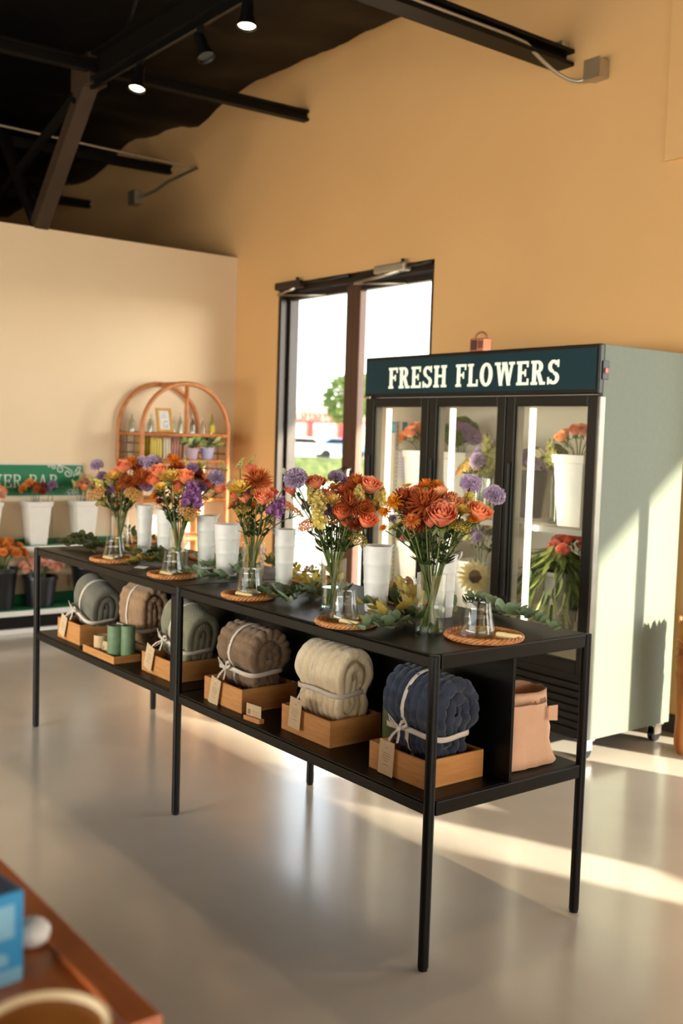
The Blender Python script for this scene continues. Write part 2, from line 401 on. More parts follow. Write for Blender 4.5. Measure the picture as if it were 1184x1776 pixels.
o = MB(); o.tube([(0, -.02, 0), (-.05, -1.9, -.02)], .035, 6); o.build('beam', m_steel2, t)
for i in range(4):      # web rods of the truss, seen faintly
    x = -4.3+.8*i
    t = thing('truss_rod', 'thin dark truss rod above the girder, %s from the left' % ('first', 'second', 'third', 'fourth')[i], 'rod', (x, YG, 4.178))
    o = MB(); o.tube([(0, 0, 0), (.32*(-1)**i, 0, .34)], .012, 6); o.build('rod', m_steel, t, smooth=True)
# conduits and junction boxes
def jbox(p, s, label, pts, off):
    t = thing('junction_box', label, 'junction box', p)
    b = MB(); b.box(-s/2, s/2, -.09, 0, -s/2, s/2); b.build('box', m_galv, t, bevel=.004)
    b = MB(); b.box(-s/2-.004, s/2+.004, -.094, -.088, -s/2-.004, s/2+.004); b.build('cover_plate', mat('box_cover', (122,106,82), .5, var=.1), t, bevel=.002)
    b = MB(); b.tube([Vector(q)-Vector(p) for q in pts], .011, 8); b.build('conduit', m_galv, t, smooth=True)
    b = MB(); q = Vector(pts[-1])-Vector(p); b.tube([q-Vector((.03, 0, 0)), q+Vector((.02, 0, 0))], .018, 8); b.build('connector', m_galv, t, smooth=True, sharp=40)
pb = on_y(1043, 125, YW)
c = [Vector((-2.045, y, 3.822)) for y in (-3, 0, 1.0, 1.8, 2.3)]
jbox((pb.x, YW, pb.z), .105, 'grey electrical box on the wall with bent conduit from the nearest joist',
     c + bez((-2.045, 2.45, 3.815), (-2.03, 2.80, 3.62), (pb.x-.06, YW-.045, pb.z-.03), 10), 0)
pb2 = on_y(242, 345, YW)
q1 = on_y(340, 292, YW-.03); q2 = on_y(290, 315, YW-.03); q3 = on_y(268, 331, YW-.03)
jbox((pb2.x, YW, pb2.z), .13, 'small electrical box on the dark wall beyond the partition',
     [(q1.x, -4.0, q1.z+.05), (q1.x, 0, q1.z+.03), (q1.x, YW-.12, q1.z), q1, q2, q3, (pb2.x+.06, YW-.045, pb2.z)], 0)
# track spotlights
m_lampglow = emis('lamp_glow', (255,225,170), 22)
def spot(x, z, aim, label, lit, d=.0):
    t = thing('track_spotlight', label, 'spotlight', (x, YG-.02, 3.90))
    o = MB(); o.cyl(0, 0, -.045, 0, .022, 12); o.build('track_adapter', m_blackflat, t, smooth=True, sharp=40)
    o = MB(); o.tube([(0, 0, -.045), (0, 0, z)], .008, 8); o.build('stem', m_blackflat, t, smooth=True)
    q = frame_to(-Vector(aim)); T = Matrix.Translation((0, 0, z)) @ q
    o = MB(); o.lathe([(.0, .04), (.03, .035), (.034, -.02), (.036, -.06), (.055, -.12), (.055, -.125), (.05, -.12), (.032, -.07), (0, -.068)], 18)
    h = o.build('lamp_head', m_blackflat, t, smooth=True, sharp=50); h.matrix_local = T
    o = MB(); o.lathe([(0, -.112), (.048, -.112)], 18); g = o.build('bulb', m_lampglow if lit else m_blackflat, h)
    if lit:
        ld = bpy.data.lights.new('lamp', 'SPOT'); ld.energy = lit; ld.color = (1, .72, .42); ld.spot_size = 1.5; ld.spot_blend = .6; ld.shadow_soft_size = .05
        l = bpy.data.objects.new('lamp', ld); COL.objects.link(l); l.parent = h; l.location = (0, 0, -.14)
spot(-4.07, -.06, (.12, -.2, -1), 'lit black track spotlight hanging below the girder end', 60)
spot(-3.30, -.07, (.35, .1, -.8), 'unlit black track spotlight tilted to the right', 0)
spot(-2.79, -.03, (.1, -.1, -1), 'lit black track spotlight at the top edge of the picture', 60)
for i, x in enumerate((-1.6, -.4, .8, 2.0)):  # extra spotlights added out of view for a warm wash
    spot(x, -.05, (.0, .25, -1), 'added unseen track spotlight for warm wash, %s along the track' % ('first', 'second', 'third', 'fourth')[i], 60)

# ------------------------------------------------------------------ outdoors
m_pave = mat('pale_concrete_paving', (205,198,186), .9, var=.06, scale=.6)
m_road = mat('asphalt', (96,94,92), .9, var=.1, scale=.5)
o = MB(); o.box(-260, 160, YW+.2, 260, -.12, -.02); tag(o.build('ground', m_pave), kind='structure')
c = CAM + Vector((-.8, .6, 0))*48; c.z = 0
o = MB(); o.box(-60, 60, -9.5, 9.5, -.02, -.012); e = o.build('road', m_road, rot=(0, 0, math.atan2(.8, .6))); e.location = c; tag(e, 'grey road beyond the clipped hedge', None, None, 'structure')
# unseen canopy added to keep the sun off the upper panes
m_conc = mat('painted_concrete', (190,176,156), .85)
t = thing('added_sun_canopy', 'added unseen canopy on posts shading the sunny windows', 'canopy', (1.9, YW+.2, 0))
o = MB(); o.add([(-10,0,4.045),(0,0,4.045),(0,3.1,4.045),(-10,3.1,4.045),(-10,0,4.2),(0,0,4.2),(0,3.1,4.2),(-10,3.1,4.2)],[(0,3,2,1),(4,5,6,7),(0,1,5,4),(1,2,6,5),(2,3,7,6),(3,0,4,7)]); o.add([(0,0,4.045),(12,0,4.20),(12,3.1,4.20),(0,3.1,4.045),(0,0,4.2),(12,0,4.36),(12,3.1,4.36),(0,3.1,4.2)],[(0,3,2,1),(4,5,6,7),(0,1,5,4),(1,2,6,5),(2,3,7,6),(3,0,4,7)]); o.build('roof_slab', m_conc, t)
for k in range(3):
    o = MB(); o.box((2.6, 6.35, 10.6)[k], (2.7, 6.45, 10.7)[k], 2.7, 2.8, -.02, 4.1); o.build('post', m_steel2, t)
t = thing('added_sun_blocker', 'added unseen beige block keeping sun out of the side glazing', 'building', (14.5, 0, 0))  # unseen block added to stop sun entering the right shop front
o = MB(); o.box(0, 8, -12, 4.6, -.05, 5.6); o.build('wall', mat('stucco', (206,184,150), .9, var=.05, scale=2, bump=.2), t)
o = MB(); o.box(-.15, 8.1, -12.1, 4.7, 5.6, 5.8); o.build('roof', m_conc, t)
o = MB(); o.box(7.2, 40, -60, YW-.05, -.1, -.03); tag(o.build('ground_side', m_pave), kind='structure')
o = MB(); o.box(-30, 7.2, -60, -7.4, -.1, -.03); tag(o.build('ground_front', m_pave), kind='structure')
def outdir(u): r = ray(u, 745); r.z = 0; return r.normalized()
AX = outdir(555); PX = Vector((-AX.y, AX.x, 0)); ANG = math.atan2(PX.y, PX.x)
def outpos(u, dist): p = CAM + outdir(u)*dist; p.z = -.02; return p
m_hedge = mat('hedge_leaves', (86,100,54), .8, rgb2=(62,76,36), scale=6, bump=.6, bscale=30)
rr = random.Random(3)
P = []
for i in range(61):
    x = -9+18*i/60; ring = []
    for j in range(13):
        a = -.2 + (PI+.4)*j/12; y = .55*math.copysign(abs(math.cos(a))**.5, math.cos(a)); z = max(0, .82*max(0, math.sin(a))**.4)
        ring.append((x, y+rr.uniform(-.05, .05), z+rr.uniform(-.04, .04)*(z > .1)))
    P.append(ring)
t = thing('hedge', 'long clipped green hedge seen through the glass door', 'hedge', outpos(555, 36), ANG)
MB().grid(P).build('foliage', m_hedge, t)
def car(p, rz, rgb, label):
    t = thing('car', label, 'car', p, rz)
    prof = [(-2.2,.35),(-2.25,.75),(-1.9,.95),(-1.2,1.0),(-.6,1.42),(.7,1.45),(1.4,1.05),(2.1,.9),(2.25,.6),(2.2,.35)]
    o = MB(); o.poly([(x, -.85, z) for x, z in prof], (0, 1.7, 0)); o.build('body', mat('car_paint_%d' % rgb[0], rgb, .3, var=.02, coat=.5), t, bevel=.06)
    o = MB()
    for y in (-.86, .84): o.poly([(-1.0, y, 1.03), (-.55, y, 1.36), (.62, y, 1.38), (1.15, y, 1.05)], (0, .02, 0))
    o.build('side_window', m_blackflat, t)
    for x in (-1.4, 1.4):
        for y in (-.88, .68):
            o = MB(); o.tube([(x, y, .33), (x, y+.2, .33)], .33, 16); o.build('wheel', m_blackflat, t, smooth=True, sharp=40)
car(outpos(590, 74), ANG, (104,138,178), 'blue parked car behind the hedge outside')
car(outpos(528, 70), ANG+.1, (214,214,210), 'white parked car behind the hedge outside')
car(outpos(505, 84), ANG+.1, (200,200,204), 'pale grey car farther left behind the hedge')
m_red = mat('red_sign_paint', (196,38,44), .5, var=.02)
t = thing('shop_building', 'distant white shop with red lettering across the road', 'building', outpos(545, 140), ANG+PI)
o = MB(); o.box(-9, 9, 0, 14, 0, 5.2); o.build('wall', m_conc, t)
o = MB(); o.box(-9.2, 9.2, -.3, 14.2, 5.2, 5.6); o.build('roof_edge', m_white, t)
for k in range(4):
    q = [(-8+4*k + 1.5*math.cos(a), -.1, 1.3+1.0*math.sin(a)) for a in [PI*i/10 for i in range(11)]]+[(-9.5+4*k, -.1, .2), (-6.5+4*k, -.1, .2)]
    o = MB(); o.poly(q, (0, .1, 0)); o.build('arched_window', mat('shop_window', (170,140,116), .4), t)
for x in (-4.5, -.5, 3.6):
    o = MB(); o.box(x-.35, x+.35, -.25, 0, 0, 3.6); o.build('red_pillar', m_red, t)
o = MB(); o.box(-9.1, 9.1, -.2, 0, 3.3, 3.55); o.build('red_band', m_red, t)
cu = bpy.data.curves.new('shop_lettering', 'FONT'); cu.body = 'CVS pharmacy'; cu.size = 1.9; cu.extrude = .05; cu.align_x = 'CENTER'
tmp = bpy.data.objects.new('tmp', cu); COL.objects.link(tmp); dg = bpy.context.evaluated_depsgraph_get(); dg.update()
me = bpy.data.meshes.new_from_object(tmp.evaluated_get(dg)); bpy.data.objects.remove(tmp); me.materials.clear(); me.materials.append(m_red)
l = link('lettering', me, t, (0, -.32, 3.72), (PI/2, 0, 0)); l.scale = (1.1, 1.1, 1)
m_crown = mat('tree_foliage', (128,152,84), .8, rgb2=(96,122,58), scale=3, trans=.3)
def tree(p, h, r, label, seed):
    q = random.Random(seed); t = thing('tree', label, 'tree', p)
    o = MB(); o.tube([(0,0,0),(.1,0,h*.35),(.0,.1,h*.7)], [.22,.17,.08], 8); o.build('trunk', m_twig, t, smooth=True)
    o = MB()
    for i in range(900):
        a = q.uniform(0, 2*PI); zz = q.uniform(-1, 1); rad = q.uniform(.5, 1)**.5; s = math.sqrt(1-zz*zz)
        c = Vector((r*rad*s*math.cos(a), r*rad*s*math.sin(a), h*.68+zz*h*.34*rad))
        T = Matrix.Translation(c) @ frame_to((q.uniform(-1,1), q.uniform(-1,1), q.uniform(-1,1)+.01)) @ Matrix.Scale(q.uniform(.25, .5), 4)
        o.add([(-1,0,0),(0,-.5,.1),(1,0,0),(0,.5,.1)], [(0,1,2,3)], T)
    c = o.build('crown', m_crown, t); tag(c, kind='stuff')
tree(outpos(600, 105), 7.6, 2.4, 'leafy green tree outside behind the door post', 1)
tree(outpos(660, 100), 8.0, 3.0, 'leafy tree outside hidden behind the fridge sign', 2)
# ------------------------------------------------------------------ slab-serif letters (flat print), unit cap height
def glyph(ch, st=.17, sf=.10):
    """list of polygons and the advance width"""
    P = []
    def B(x0, x1, z0, z1): P.append([(x0, z0), (x1, z0), (x1, z1), (x0, z1)])
    def arc(cx, cz, rx, rz, a0, a1, w, n=14, wz=None):
        wz = wz or w*.62
        for i in range(n):
            a, b = a0+(a1-a0)*i/n, a0+(a1-a0)*(i+1)/n
            P.append([(cx+rx*math.cos(a), cz+rz*math.sin(a)), (cx+rx*math.cos(b), cz+rz*math.sin(b)),
                      (cx+(rx-w)*math.cos(b), cz+(rz-wz)*math.sin(b)), (cx+(rx-w)*math.cos(a), cz+(rz-wz)*math.sin(a))])
    def D(x0, z0, x1, z1, w): P.append([(x0, z0), (x0+w, z0), (x1+w, z1), (x1, z1)])
    s = .07
    if ch in 'FE':
        B(s, s+st, 0, 1); B(0, s+st+s, 0, sf); B(0, .62, 1-sf, 1); B(s+st, .48, .46, .46+sf)
        B(.62-.09, .62, .74, 1); B(.42, .50, .36, .66)
        if ch == 'E': B(0, .64, 0, sf); B(.64-.09, .64, 0, .27); return P, .64
        return P, .60
    if ch in 'RB':
        B(s, s+st, 0, 1); B(0, s+st+(s if ch == 'R' else 0), 0, sf); B(0, .36, 1-sf, 1)
        arc(.34, .74, .27, .26, -PI/2, PI/2, st, 12, sf); B(.2, .36, .48, .48+sf)
        if ch == 'R': D(.48, 0, .28, .5, st); B(.46, .74, 0, sf); return P, .72
        arc(.36, .27, .29, .27, -PI/2, PI/2, st, 12, sf); B(.2, .38, 0, sf); return P, .66
    if ch == 'S':
        arc(.31, .735, .27, .265, .35, PI*1.5, st*.9, 16, sf*1.1); arc(.31, .265, .29, .265, -PI+.35, PI/2, st*.9, 16, sf*1.1)
        B(.50, .58, .70, 1.0); B(.02, .10, 0, .30); return P, .60
    if ch == 'H':
        B(s, s+st, 0, 1); B(.54, .54+st, 0, 1); B(s, .6, .46, .46+sf)
        for x in (0, .47):
            B(x, x+st+2*s, 0, sf); B(x, x+st+2*s, 1-sf, 1)
        return P, .79
    if ch == 'L':
        B(s, s+st, 0, 1); B(0, s+st+s, 1-sf, 1); B(0, .6, 0, sf); B(.51, .6, 0, .30); return P, .60
    if ch == 'O': arc(.36, .5, .36, .515, 0, 2*PI, st*1.05, 32, sf*1.15); return P, .72
    if ch == 'W':
        w = st*.95
        D(.27, 0, .08, 1, w*.95); D(.27, 0, .45, .95, w*.7); D(.70, 0, .50, .95, w*.95); D(.70, 0, .90, 1, w*.7)
        for x in (0, .78): B(x, x+.31, 1-sf, 1)
        B(.40, .66, 1-sf, 1); return P, 1.09
    if ch == 'A':
        D(.06, 0, .30, 1, st*.7); D(.56, 0, .32, 1, st*1.0); B(.2, .6, .28, .28+sf)
        B(0, .26, 0, sf); B(.5, .80, 0, sf); return P, .80
    return P, .35
def letters(word, x0, x1, z0, h, y, dy, parent, m, along='x', th=(.17, .10), gap=.10, name='letter', cut=None):
    tot = 0; G = []
    for ch in word:
        P, w = glyph(ch, *th); G.append((P, w)); tot += w+gap
    tot -= gap; k = (x1-x0)/tot; x = x0
    for ch, (P, w) in zip(word, G):
        if P:
            o = MB()
            for i, q in enumerate(P):
                e = dy*(1+.02*i)
                if along == 'x': pts = [(x+a*k, y, z0+b*h) for a, b in q]; o.poly(pts, (0, e, 0))
                else: pts = [(y, x+a*k, z0+b*h) for a, b in q]; o.poly(pts, (e, 0, 0))
            o.build(name, m, parent)
        x += (w+gap)*k

# ------------------------------------------------------------------ flower fridge
FX0, FX1, FY0, FY1, FZ = -2.82, -1.045, 1.99, 2.70, 2.04
m_fside = mat('sage_grey_steel', (110,119,108), .6, spec=.2, var=.03, scale=40, bump=.03, bscale=200)
m_fin = mat('fridge_liner_white', (216,208,192), .5, var=.02)
m_gasket = mat('grey_gasket', (120,116,104), .5)
m_led = emis('led_tube', (255,240,212), 3)
m_wire = mat('white_shelf_wire', (226,222,214), .4)
fr = thing('flower_fridge', 'tall three-door glass flower fridge with dark teal header sign', 'fridge', (0, 0, 0))
o = MB()
o.box(FX1-.03, FX1, FY0+.03, FY1, .10, FZ)
o.build('side_panel', m_fside, fr, bevel=.004)
o = MB(); o.box(FX0, FX0+.03, FY0+.03, FY1, .10, FZ); o.build('side_panel', m_fside, fr, bevel=.004)
o = MB(); o.box(FX0+.03, FX1-.03, FY1-.03, FY1, .10, FZ); o.build('back_panel', m_fside, fr)
o = MB(); o.box(FX0+.03, FX1-.03, FY0+.03, FY1-.03, FZ-.03, FZ); o.build('top_panel', m_fside, fr)
o = MB()      # liner
zl0, zl1 = .46, 1.79
o.box(FX0+.03, FX0+.06, FY0+.06, FY1-.03, zl0, zl1); o.box(FX1-.06, FX1-.03, FY0+.06, FY1-.03, zl0, zl1)
o.box(FX0+.06, FX1-.06, FY1-.06, FY1-.03, zl0, zl1); o.box(FX0+.03, FX1-.03, FY0+.06, FY1-.03, zl1, zl1+.03); o.box(FX0+.03, FX1-.03, FY0+.06, FY1-.03, zl0-.03, zl0)
o.build('liner', m_fin, fr)
# header sign
hd = MB(); hd.box(FX0, FX1, FY0-.005, FY0+.03, 1.80, FZ); hd = hd.build('header_sign', m_blackflat, fr, bevel=.006)
o = MB(); o.box(FX0+.015, FX1-.015, FY0-.009, FY0-.004, 1.822, FZ-.02); o.build('sign_face', m_teal, hd)
zh0, zh1 = 1.852, 1.975
letters('FRESH FLOWERS', -2.592, -1.287, 1.85, .122, FY0-.0095, -.002, hd, m_letter, gap=.12, th=(.2, .115))
o = MB(); o.box(FX1, FX1+.006, FY0+.015, FY0+.06, 1.87, 1.96); o.build('switch_plate', m_blackflat, fr, bevel=.002)
o = MB(); o.box(FX1+.006, FX1+.012, FY0+.025, FY0+.05, 1.90, 1.925); o.build('rocker_switch', mat('red_switch', (180,50,40), .4), fr, bevel=.002)
# doors
dx = [(-2.815, -2.246), (-2.240, -1.648), (-1.642, -1.048)]
gx = [(-2.736, -2.308), (-2.178, -1.709), (-1.582, -1.110)]
zd0, zd1, zg0_, zg1_ = .425, 1.795, .485, 1.742
for k in range(3):
    a, b = dx[k]; g0, g1 = gx[k]
    f = MB(); f.box(a, g0, FY0, FY0+.045, zd0, zd1); f.box(g1, b, FY0, FY0+.045, zd0, zd1)
    f.box(g0, g1, FY0, FY0+.045, zd0, zg0_); f.box(g0, g1, FY0, FY0+.045, zg1_, zd1)
    f = f.build('fridge_door', m_blackflat, fr, bevel=.004)
    g = MB(); g.box(g0-.004, g1+.004, FY0+.012, FY0+.018, zg0_-.004, zg1_+.004); g.build('glass_pane', m_fglass, f)
    g = MB(); g.box(g0, g0+.012, FY0+.019, FY0+.06, zg0_, zg1_); g.box(g1-.012, g1, FY0+.019, FY0+.06, zg0_, zg1_); g.build('gasket', m_gasket, f)
    g = MB(); g.box(g0-.022, g0-.010, FY0-.022, FY0+.001, .75, 1.45); g.build('door_handle', m_blackflat, f, bevel=.004)
o = MB(); o.box(FX0-.002, FX0+.06, FY0-.012, FY0, 1.792, 1.806); o.build('hinge', m_chrome, fr, bevel=.003)
o = MB(); o.box(FX1-.004, FX1+.012, FY0-.002, FY0+.04, .11, 1.79); o.build('edge_trim', mat('dull_steel_trim', (112,110,104), .35, metal=1), fr, bevel=.003)
# grille
for k in range(7):
    z = .125+.038*k
    o = MB(); o.box(FX0+.04, FX1-.02, FY0+.005, FY0+.02, z, z+.026, Matrix.Translation((0, 0, 0))); o.build('grille_slat', m_blackflat, fr, bevel=.003)
o = MB(); o.box(FX0+.03, FX1-.03, FY0+.02, FY0+.055, .10, .42); o.build('kick_panel', m_blackflat, fr)
o = MB(); o.box(FX0+.03, FX1-.03, FY0+.055, FY1-.03, .10, .13); o.build('base_plate', m_blackflat, fr)
# shelves, LED tubes, perforated rails
for x0, x1 in ((FX0+.07, -2.22), (-2.20, -1.63), (-1.61, FX1-.07)):
    for z in (1.125, .56):
        o = MB(); o.box(x0, x1, FY0+.10, FY0+.112, z-.028, z); o.box(x0, x1, FY1-.08, FY1-.07, z-.012, z)
        n = 16
        for i in range(n+1):
            x = x0+(x1-x0)*i/n; o.box(x-.002, x+.002, FY0+.112, FY1-.08, z-.006, z)
        o.build('wire_shelf', m_wire, fr)
for x in (-2.722, -2.165, -1.568):
    o = MB(); o.tube([(x+.045, FY0+.075, .62), (x+.045, FY0+.075, 1.735)], .017, 8); o.build('led_tube', m_led, fr, smooth=True)
    d = bpy.data.lights.new('led', 'AREA'); d.shape = 'RECTANGLE'; d.size = .03; d.size_y = 1.1; d.energy = 2.4; d.color = (1, .88, .68)
    l = bpy.data.objects.new('led', d); COL.objects.link(l); l.parent = fr; l.location = (x+.065, FY0+.10, 1.18)
    l.rotation_euler = Vector((-.45, -1, 0)).to_track_quat('Z', 'Y').to_euler()
for x, y in ((FX0+.061, 2.20), (FX1-.061, 2.52), (FX1-.061, 2.2)):
    o = MB(); s = 1 if x < -2 else -1
    o.box(min(x, x+s*.008), max(x, x+s*.008), y-.012, y+.012, .5, 1.66)
    r_ = o.build('perforated_rail', m_galv, fr)
    o = MB()
    for i in range(40): z = .53+.028*i; o.box(x+s*.0081-.0006, x+s*.0081+.0006, y-.004, y+.004, z, z+.013)
    tag(o.build('slot', m_gasket, r_), kind='stuff')
# stickers and sheet on the left inner wall
sx = FX0+.0605
o = MB(); o.tube([(sx, 2.17, 1.625), (sx+.001, 2.17, 1.625)], .034, 24); o.build('round_blue_sticker', mat('sticker_blue', (52,150,200), .5), fr)
o = MB(); o.tube([(sx+.001, 2.17, 1.625), (sx+.0016, 2.17, 1.625)], .024, 24); o.build('sticker_print', mat('sticker_pale', (120,190,215), .5), fr)
o = MB(); o.box(sx, sx+.001, 2.245, 2.285, 1.57, 1.66); o.build('blue_sticker', mat('sticker_blue2', (70,120,150), .5), fr)
o = MB(); o.box(sx, sx+.001, 2.245, 2.285, 1.585, 1.61); o.box(sx+.001, sx+.0014, 2.25, 2.28, 1.575, 1.60); o.build('sticker_print', MATS['sticker_blue'], fr)
pp = MB(); pp.box(sx, sx+.001, 2.20, 2.32, 1.30, 1.47); pp = pp.build('paper_sheet', mat('lavender_paper', (206,198,212), .8, var=.03), fr)
o = MB(); o.box(sx+.001, sx+.0015, 2.205, 2.27, 1.475, 1.49)
for i in range(7): o.box(sx+.001, sx+.0015, 2.21, 2.30-.012*(i % 3), 1.32+.018*i, 1.324+.018*i)
o.build('faint_print', mat('faint_ink', (176,168,186), .8), pp)
# casters
for x, y in ((FX1-.04, 2.06), (FX1-.04, 2.63), (FX0+.06, 2.06), (FX0+.06, 2.63)):
    c = MB(); c.box(x-.035, x+.035, y-.035, y+.035, .09, .10); c.box(x-.025, x-.018, y-.03, y+.03, .04, .095); c.box(x+.018, x+.025, y-.03, y+.03, .04, .095)
    c = c.build('caster', m_chrome, fr, bevel=.002)
    o = MB(); o.tube([(x-.015, y, .036), (x+.015, y, .036)], .036, 18); o.build('wheel', m_blackflat, c, smooth=True, sharp=40)
# small copper box with an arched handle on top of the fridge
tb = thing('copper_box', 'small copper box with arched handle on top of the fridge', 'box', tuple(on_z(823, 606, FZ)[:2])+(FZ,), 0)
tb.location = (-1.92, 2.06, FZ)
m_cop = mat('copper_tone', (196,128,98), .35, metal=.6, var=.15, scale=30)
o = MB(); o.box(-.055, .055, -.03, .03, 0, .075); o.build('body', m_cop, tb, bevel=.006)
o = MB(); o.box(-.045, .0, -.033, -.03, .012, .065); o.build('dark_front', mat('brown_front', (70,40,34), .5), tb)
o = MB(); o.tube([(.045*math.cos(a), 0, .075+.035*math.sin(a)) for a in [PI*i/10 for i in range(11)]], .006, 8); o.build('handle', m_cop, tb, smooth=True)
o = MB()
for i in range(3): o.box(.012+.014*i, .018+.014*i, -.032, -.03, .02, .06)
o.build('vent', MATS['brown_front'], tb)

# ------------------------------------------------------------------ log pedestal
lg = thing('carved_log_post', 'carved orange-brown log post with jagged top beside the fridge', 'post', (-.835, 2.615, 0))
m_log = mat('carved_orange_log', (196,124,56), .5, rgb2=(138,76,30), scale=6, stretch=(4,4,1), bump=.4, bscale=14)
P = []; rr = random.Random(5); n = 36
for z, r in [(0,.0),(0,.088),(.03,.096),(.06,.098),(.2,.094),(.36,.098),(.41,.104),(.43,.096),(.47,.102),(.52,.097),(.57,.102),(.62,.098)]:
    P.append([((r+.006*noise.noise((math.cos(2*PI*j/n)*2, math.sin(2*PI*j/n)*2, z*5)))*math.cos(2*PI*j/n), (r+.006*noise.noise((math.cos(2*PI*j/n)*2, math.sin(2*PI*j/n)*2, z*5)))*math.sin(2*PI*j/n), z) for j in range(n)])
jag = [.715-.045*((j*7) % 5)/4-.02*rr.random() for j in range(n)]
P.append([(.104*math.cos(2*PI*j/n), .104*math.sin(2*PI*j/n), jag[j]) for j in range(n)])
P.append([(.074*math.cos(2*PI*j/n), .074*math.sin(2*PI*j/n), jag[j]-.01) for j in range(n)])
P.append([(.066*math.cos(2*PI*j/n), .066*math.sin(2*PI*j/n), .58) for j in range(n)])
P.append([(.001*math.cos(2*PI*j/n), .001*math.sin(2*PI*j/n), .57) for j in range(n)])
MB().grid(P, False, True).build('trunk', m_log, lg, smooth=True, sharp=50)
for k, z in enumerate((.5, .535, .57)):
    o = MB(); o.tube([((.106)*math.cos(a), .106*math.sin(a), z+.012*math.sin(a*3+k)) for a in [-2.6+1.3*i/10 for i in range(11)]], .007, 6); o.build('carved_ridge', m_log, lg, smooth=True)

# ------------------------------------------------------------------ display table
TZ, SZ, TD, TL = .94, .505, .678, 3.003
tab = thing('display_table', 'long black steel display table with lower shelf and six legs', 'table', (-1.5, .34, 0))
def tl(o): return o
X = lambda x: x+1.5
Y = lambda y: y-.34
for x0, x1 in ((-1.495, -.004), (-2.999, -1.509)):
    for nm, z in (('tabletop', TZ), ('lower_shelf', SZ)):
        o = MB(); o.box(X(x0), X(x1), Y(-.004), Y(TD+.004), z-.008, z)
        o.box(X(x0), X(x1), Y(-.006), Y(.006), z-.042, z-.008); o.box(X(x0), X(x1), Y(TD-.006), Y(TD+.006), z-.042, z-.008)
        o.box(X(x0), X(x0+.01), Y(.006), Y(TD-.006), z-.042, z-.008); o.box(X(x1-.01), X(x1), Y(.006), Y(TD-.006), z-.042, z-.008)
        o.build(nm, m_black, tab, bevel=.004)
for nm, z in (('end_rail', TZ), ('end_rail', SZ)):
    o = MB(); o.box(X(-.002), X(.012), Y(.018), Y(TD-.018), z-.043, z+.001); o.build(nm, m_black, tab, bevel=.004)
for x in (0, -1.502, -3.003):
    for y in (0, TD):
        o = MB(); o.cyl(X(x), Y(y), .008, TZ-.001, .0165, 18)
        lg_ = o.build('leg', m_black, tab, smooth=True, sharp=40, bevel=.002)
        o = MB(); o.cyl(X(x), Y(y), 0, .012, .0145, 14); o.build('foot', m_blackflat, lg_, smooth=True, sharp=40)
o = MB(); o.box(X(-1.555), X(-1.52), Y(-.010), Y(-.002), SZ-.04, TZ-.04); o.build('upright_strip', m_black, tab, bevel=.003)
for x0, x1 in ((-1.51, .0), (-2.99, -1.52)):
    o = MB(); o.box(X(x0), X(x1), Y(.333), Y(.345), SZ, TZ-.008); o.build('divider_panel', m_black, tab)

# ------------------------------------------------------------------ wooden boxes, blankets
def open_box(name, label, x0, y0, w, d, h, z=SZ, t=.009, group=None, cat='box'):
    b = thing(name, label, cat, (x0+w/2, y0+d/2, z), 0, group)
    W, D = w/2, d/2
    for nm, q in (('bottom_panel', (-W+t, W-t, -D+t, D-t, 0, t)), ('front_panel', (-W, W, -D, -D+t, 0, h)), ('back_panel', (-W, W, D-t, D, 0, h)),
                  ('side_panel', (-W, -W+t, -D+t, D-t, 0, h)), ('side_panel', (W-t, W, -D+t, D-t, 0, h))):
        o = MB(); o.box(*q); o.build(nm, m_wood, b, bevel=.0015)
    return b
def strip(path, widths, w, t):
    """flat ribbon along a path; widths = direction across the ribbon at each point"""
    o = MB(); P = []
    k = len(path)
    for i, p in enumerate(path):
        p = Vector(p); d = (Vector(path[min(i+1, k-1)])-Vector(path[max(i-1, 0)])).normalized(); s = Vector(widths[i]).normalized(); nn = d.cross(s).normalized()
        P.append([p-s*w/2-nn*t, p+s*w/2-nn*t, p+s*w/2+nn*t, p-s*w/2+nn*t])
    o.grid(P, False, True); return o
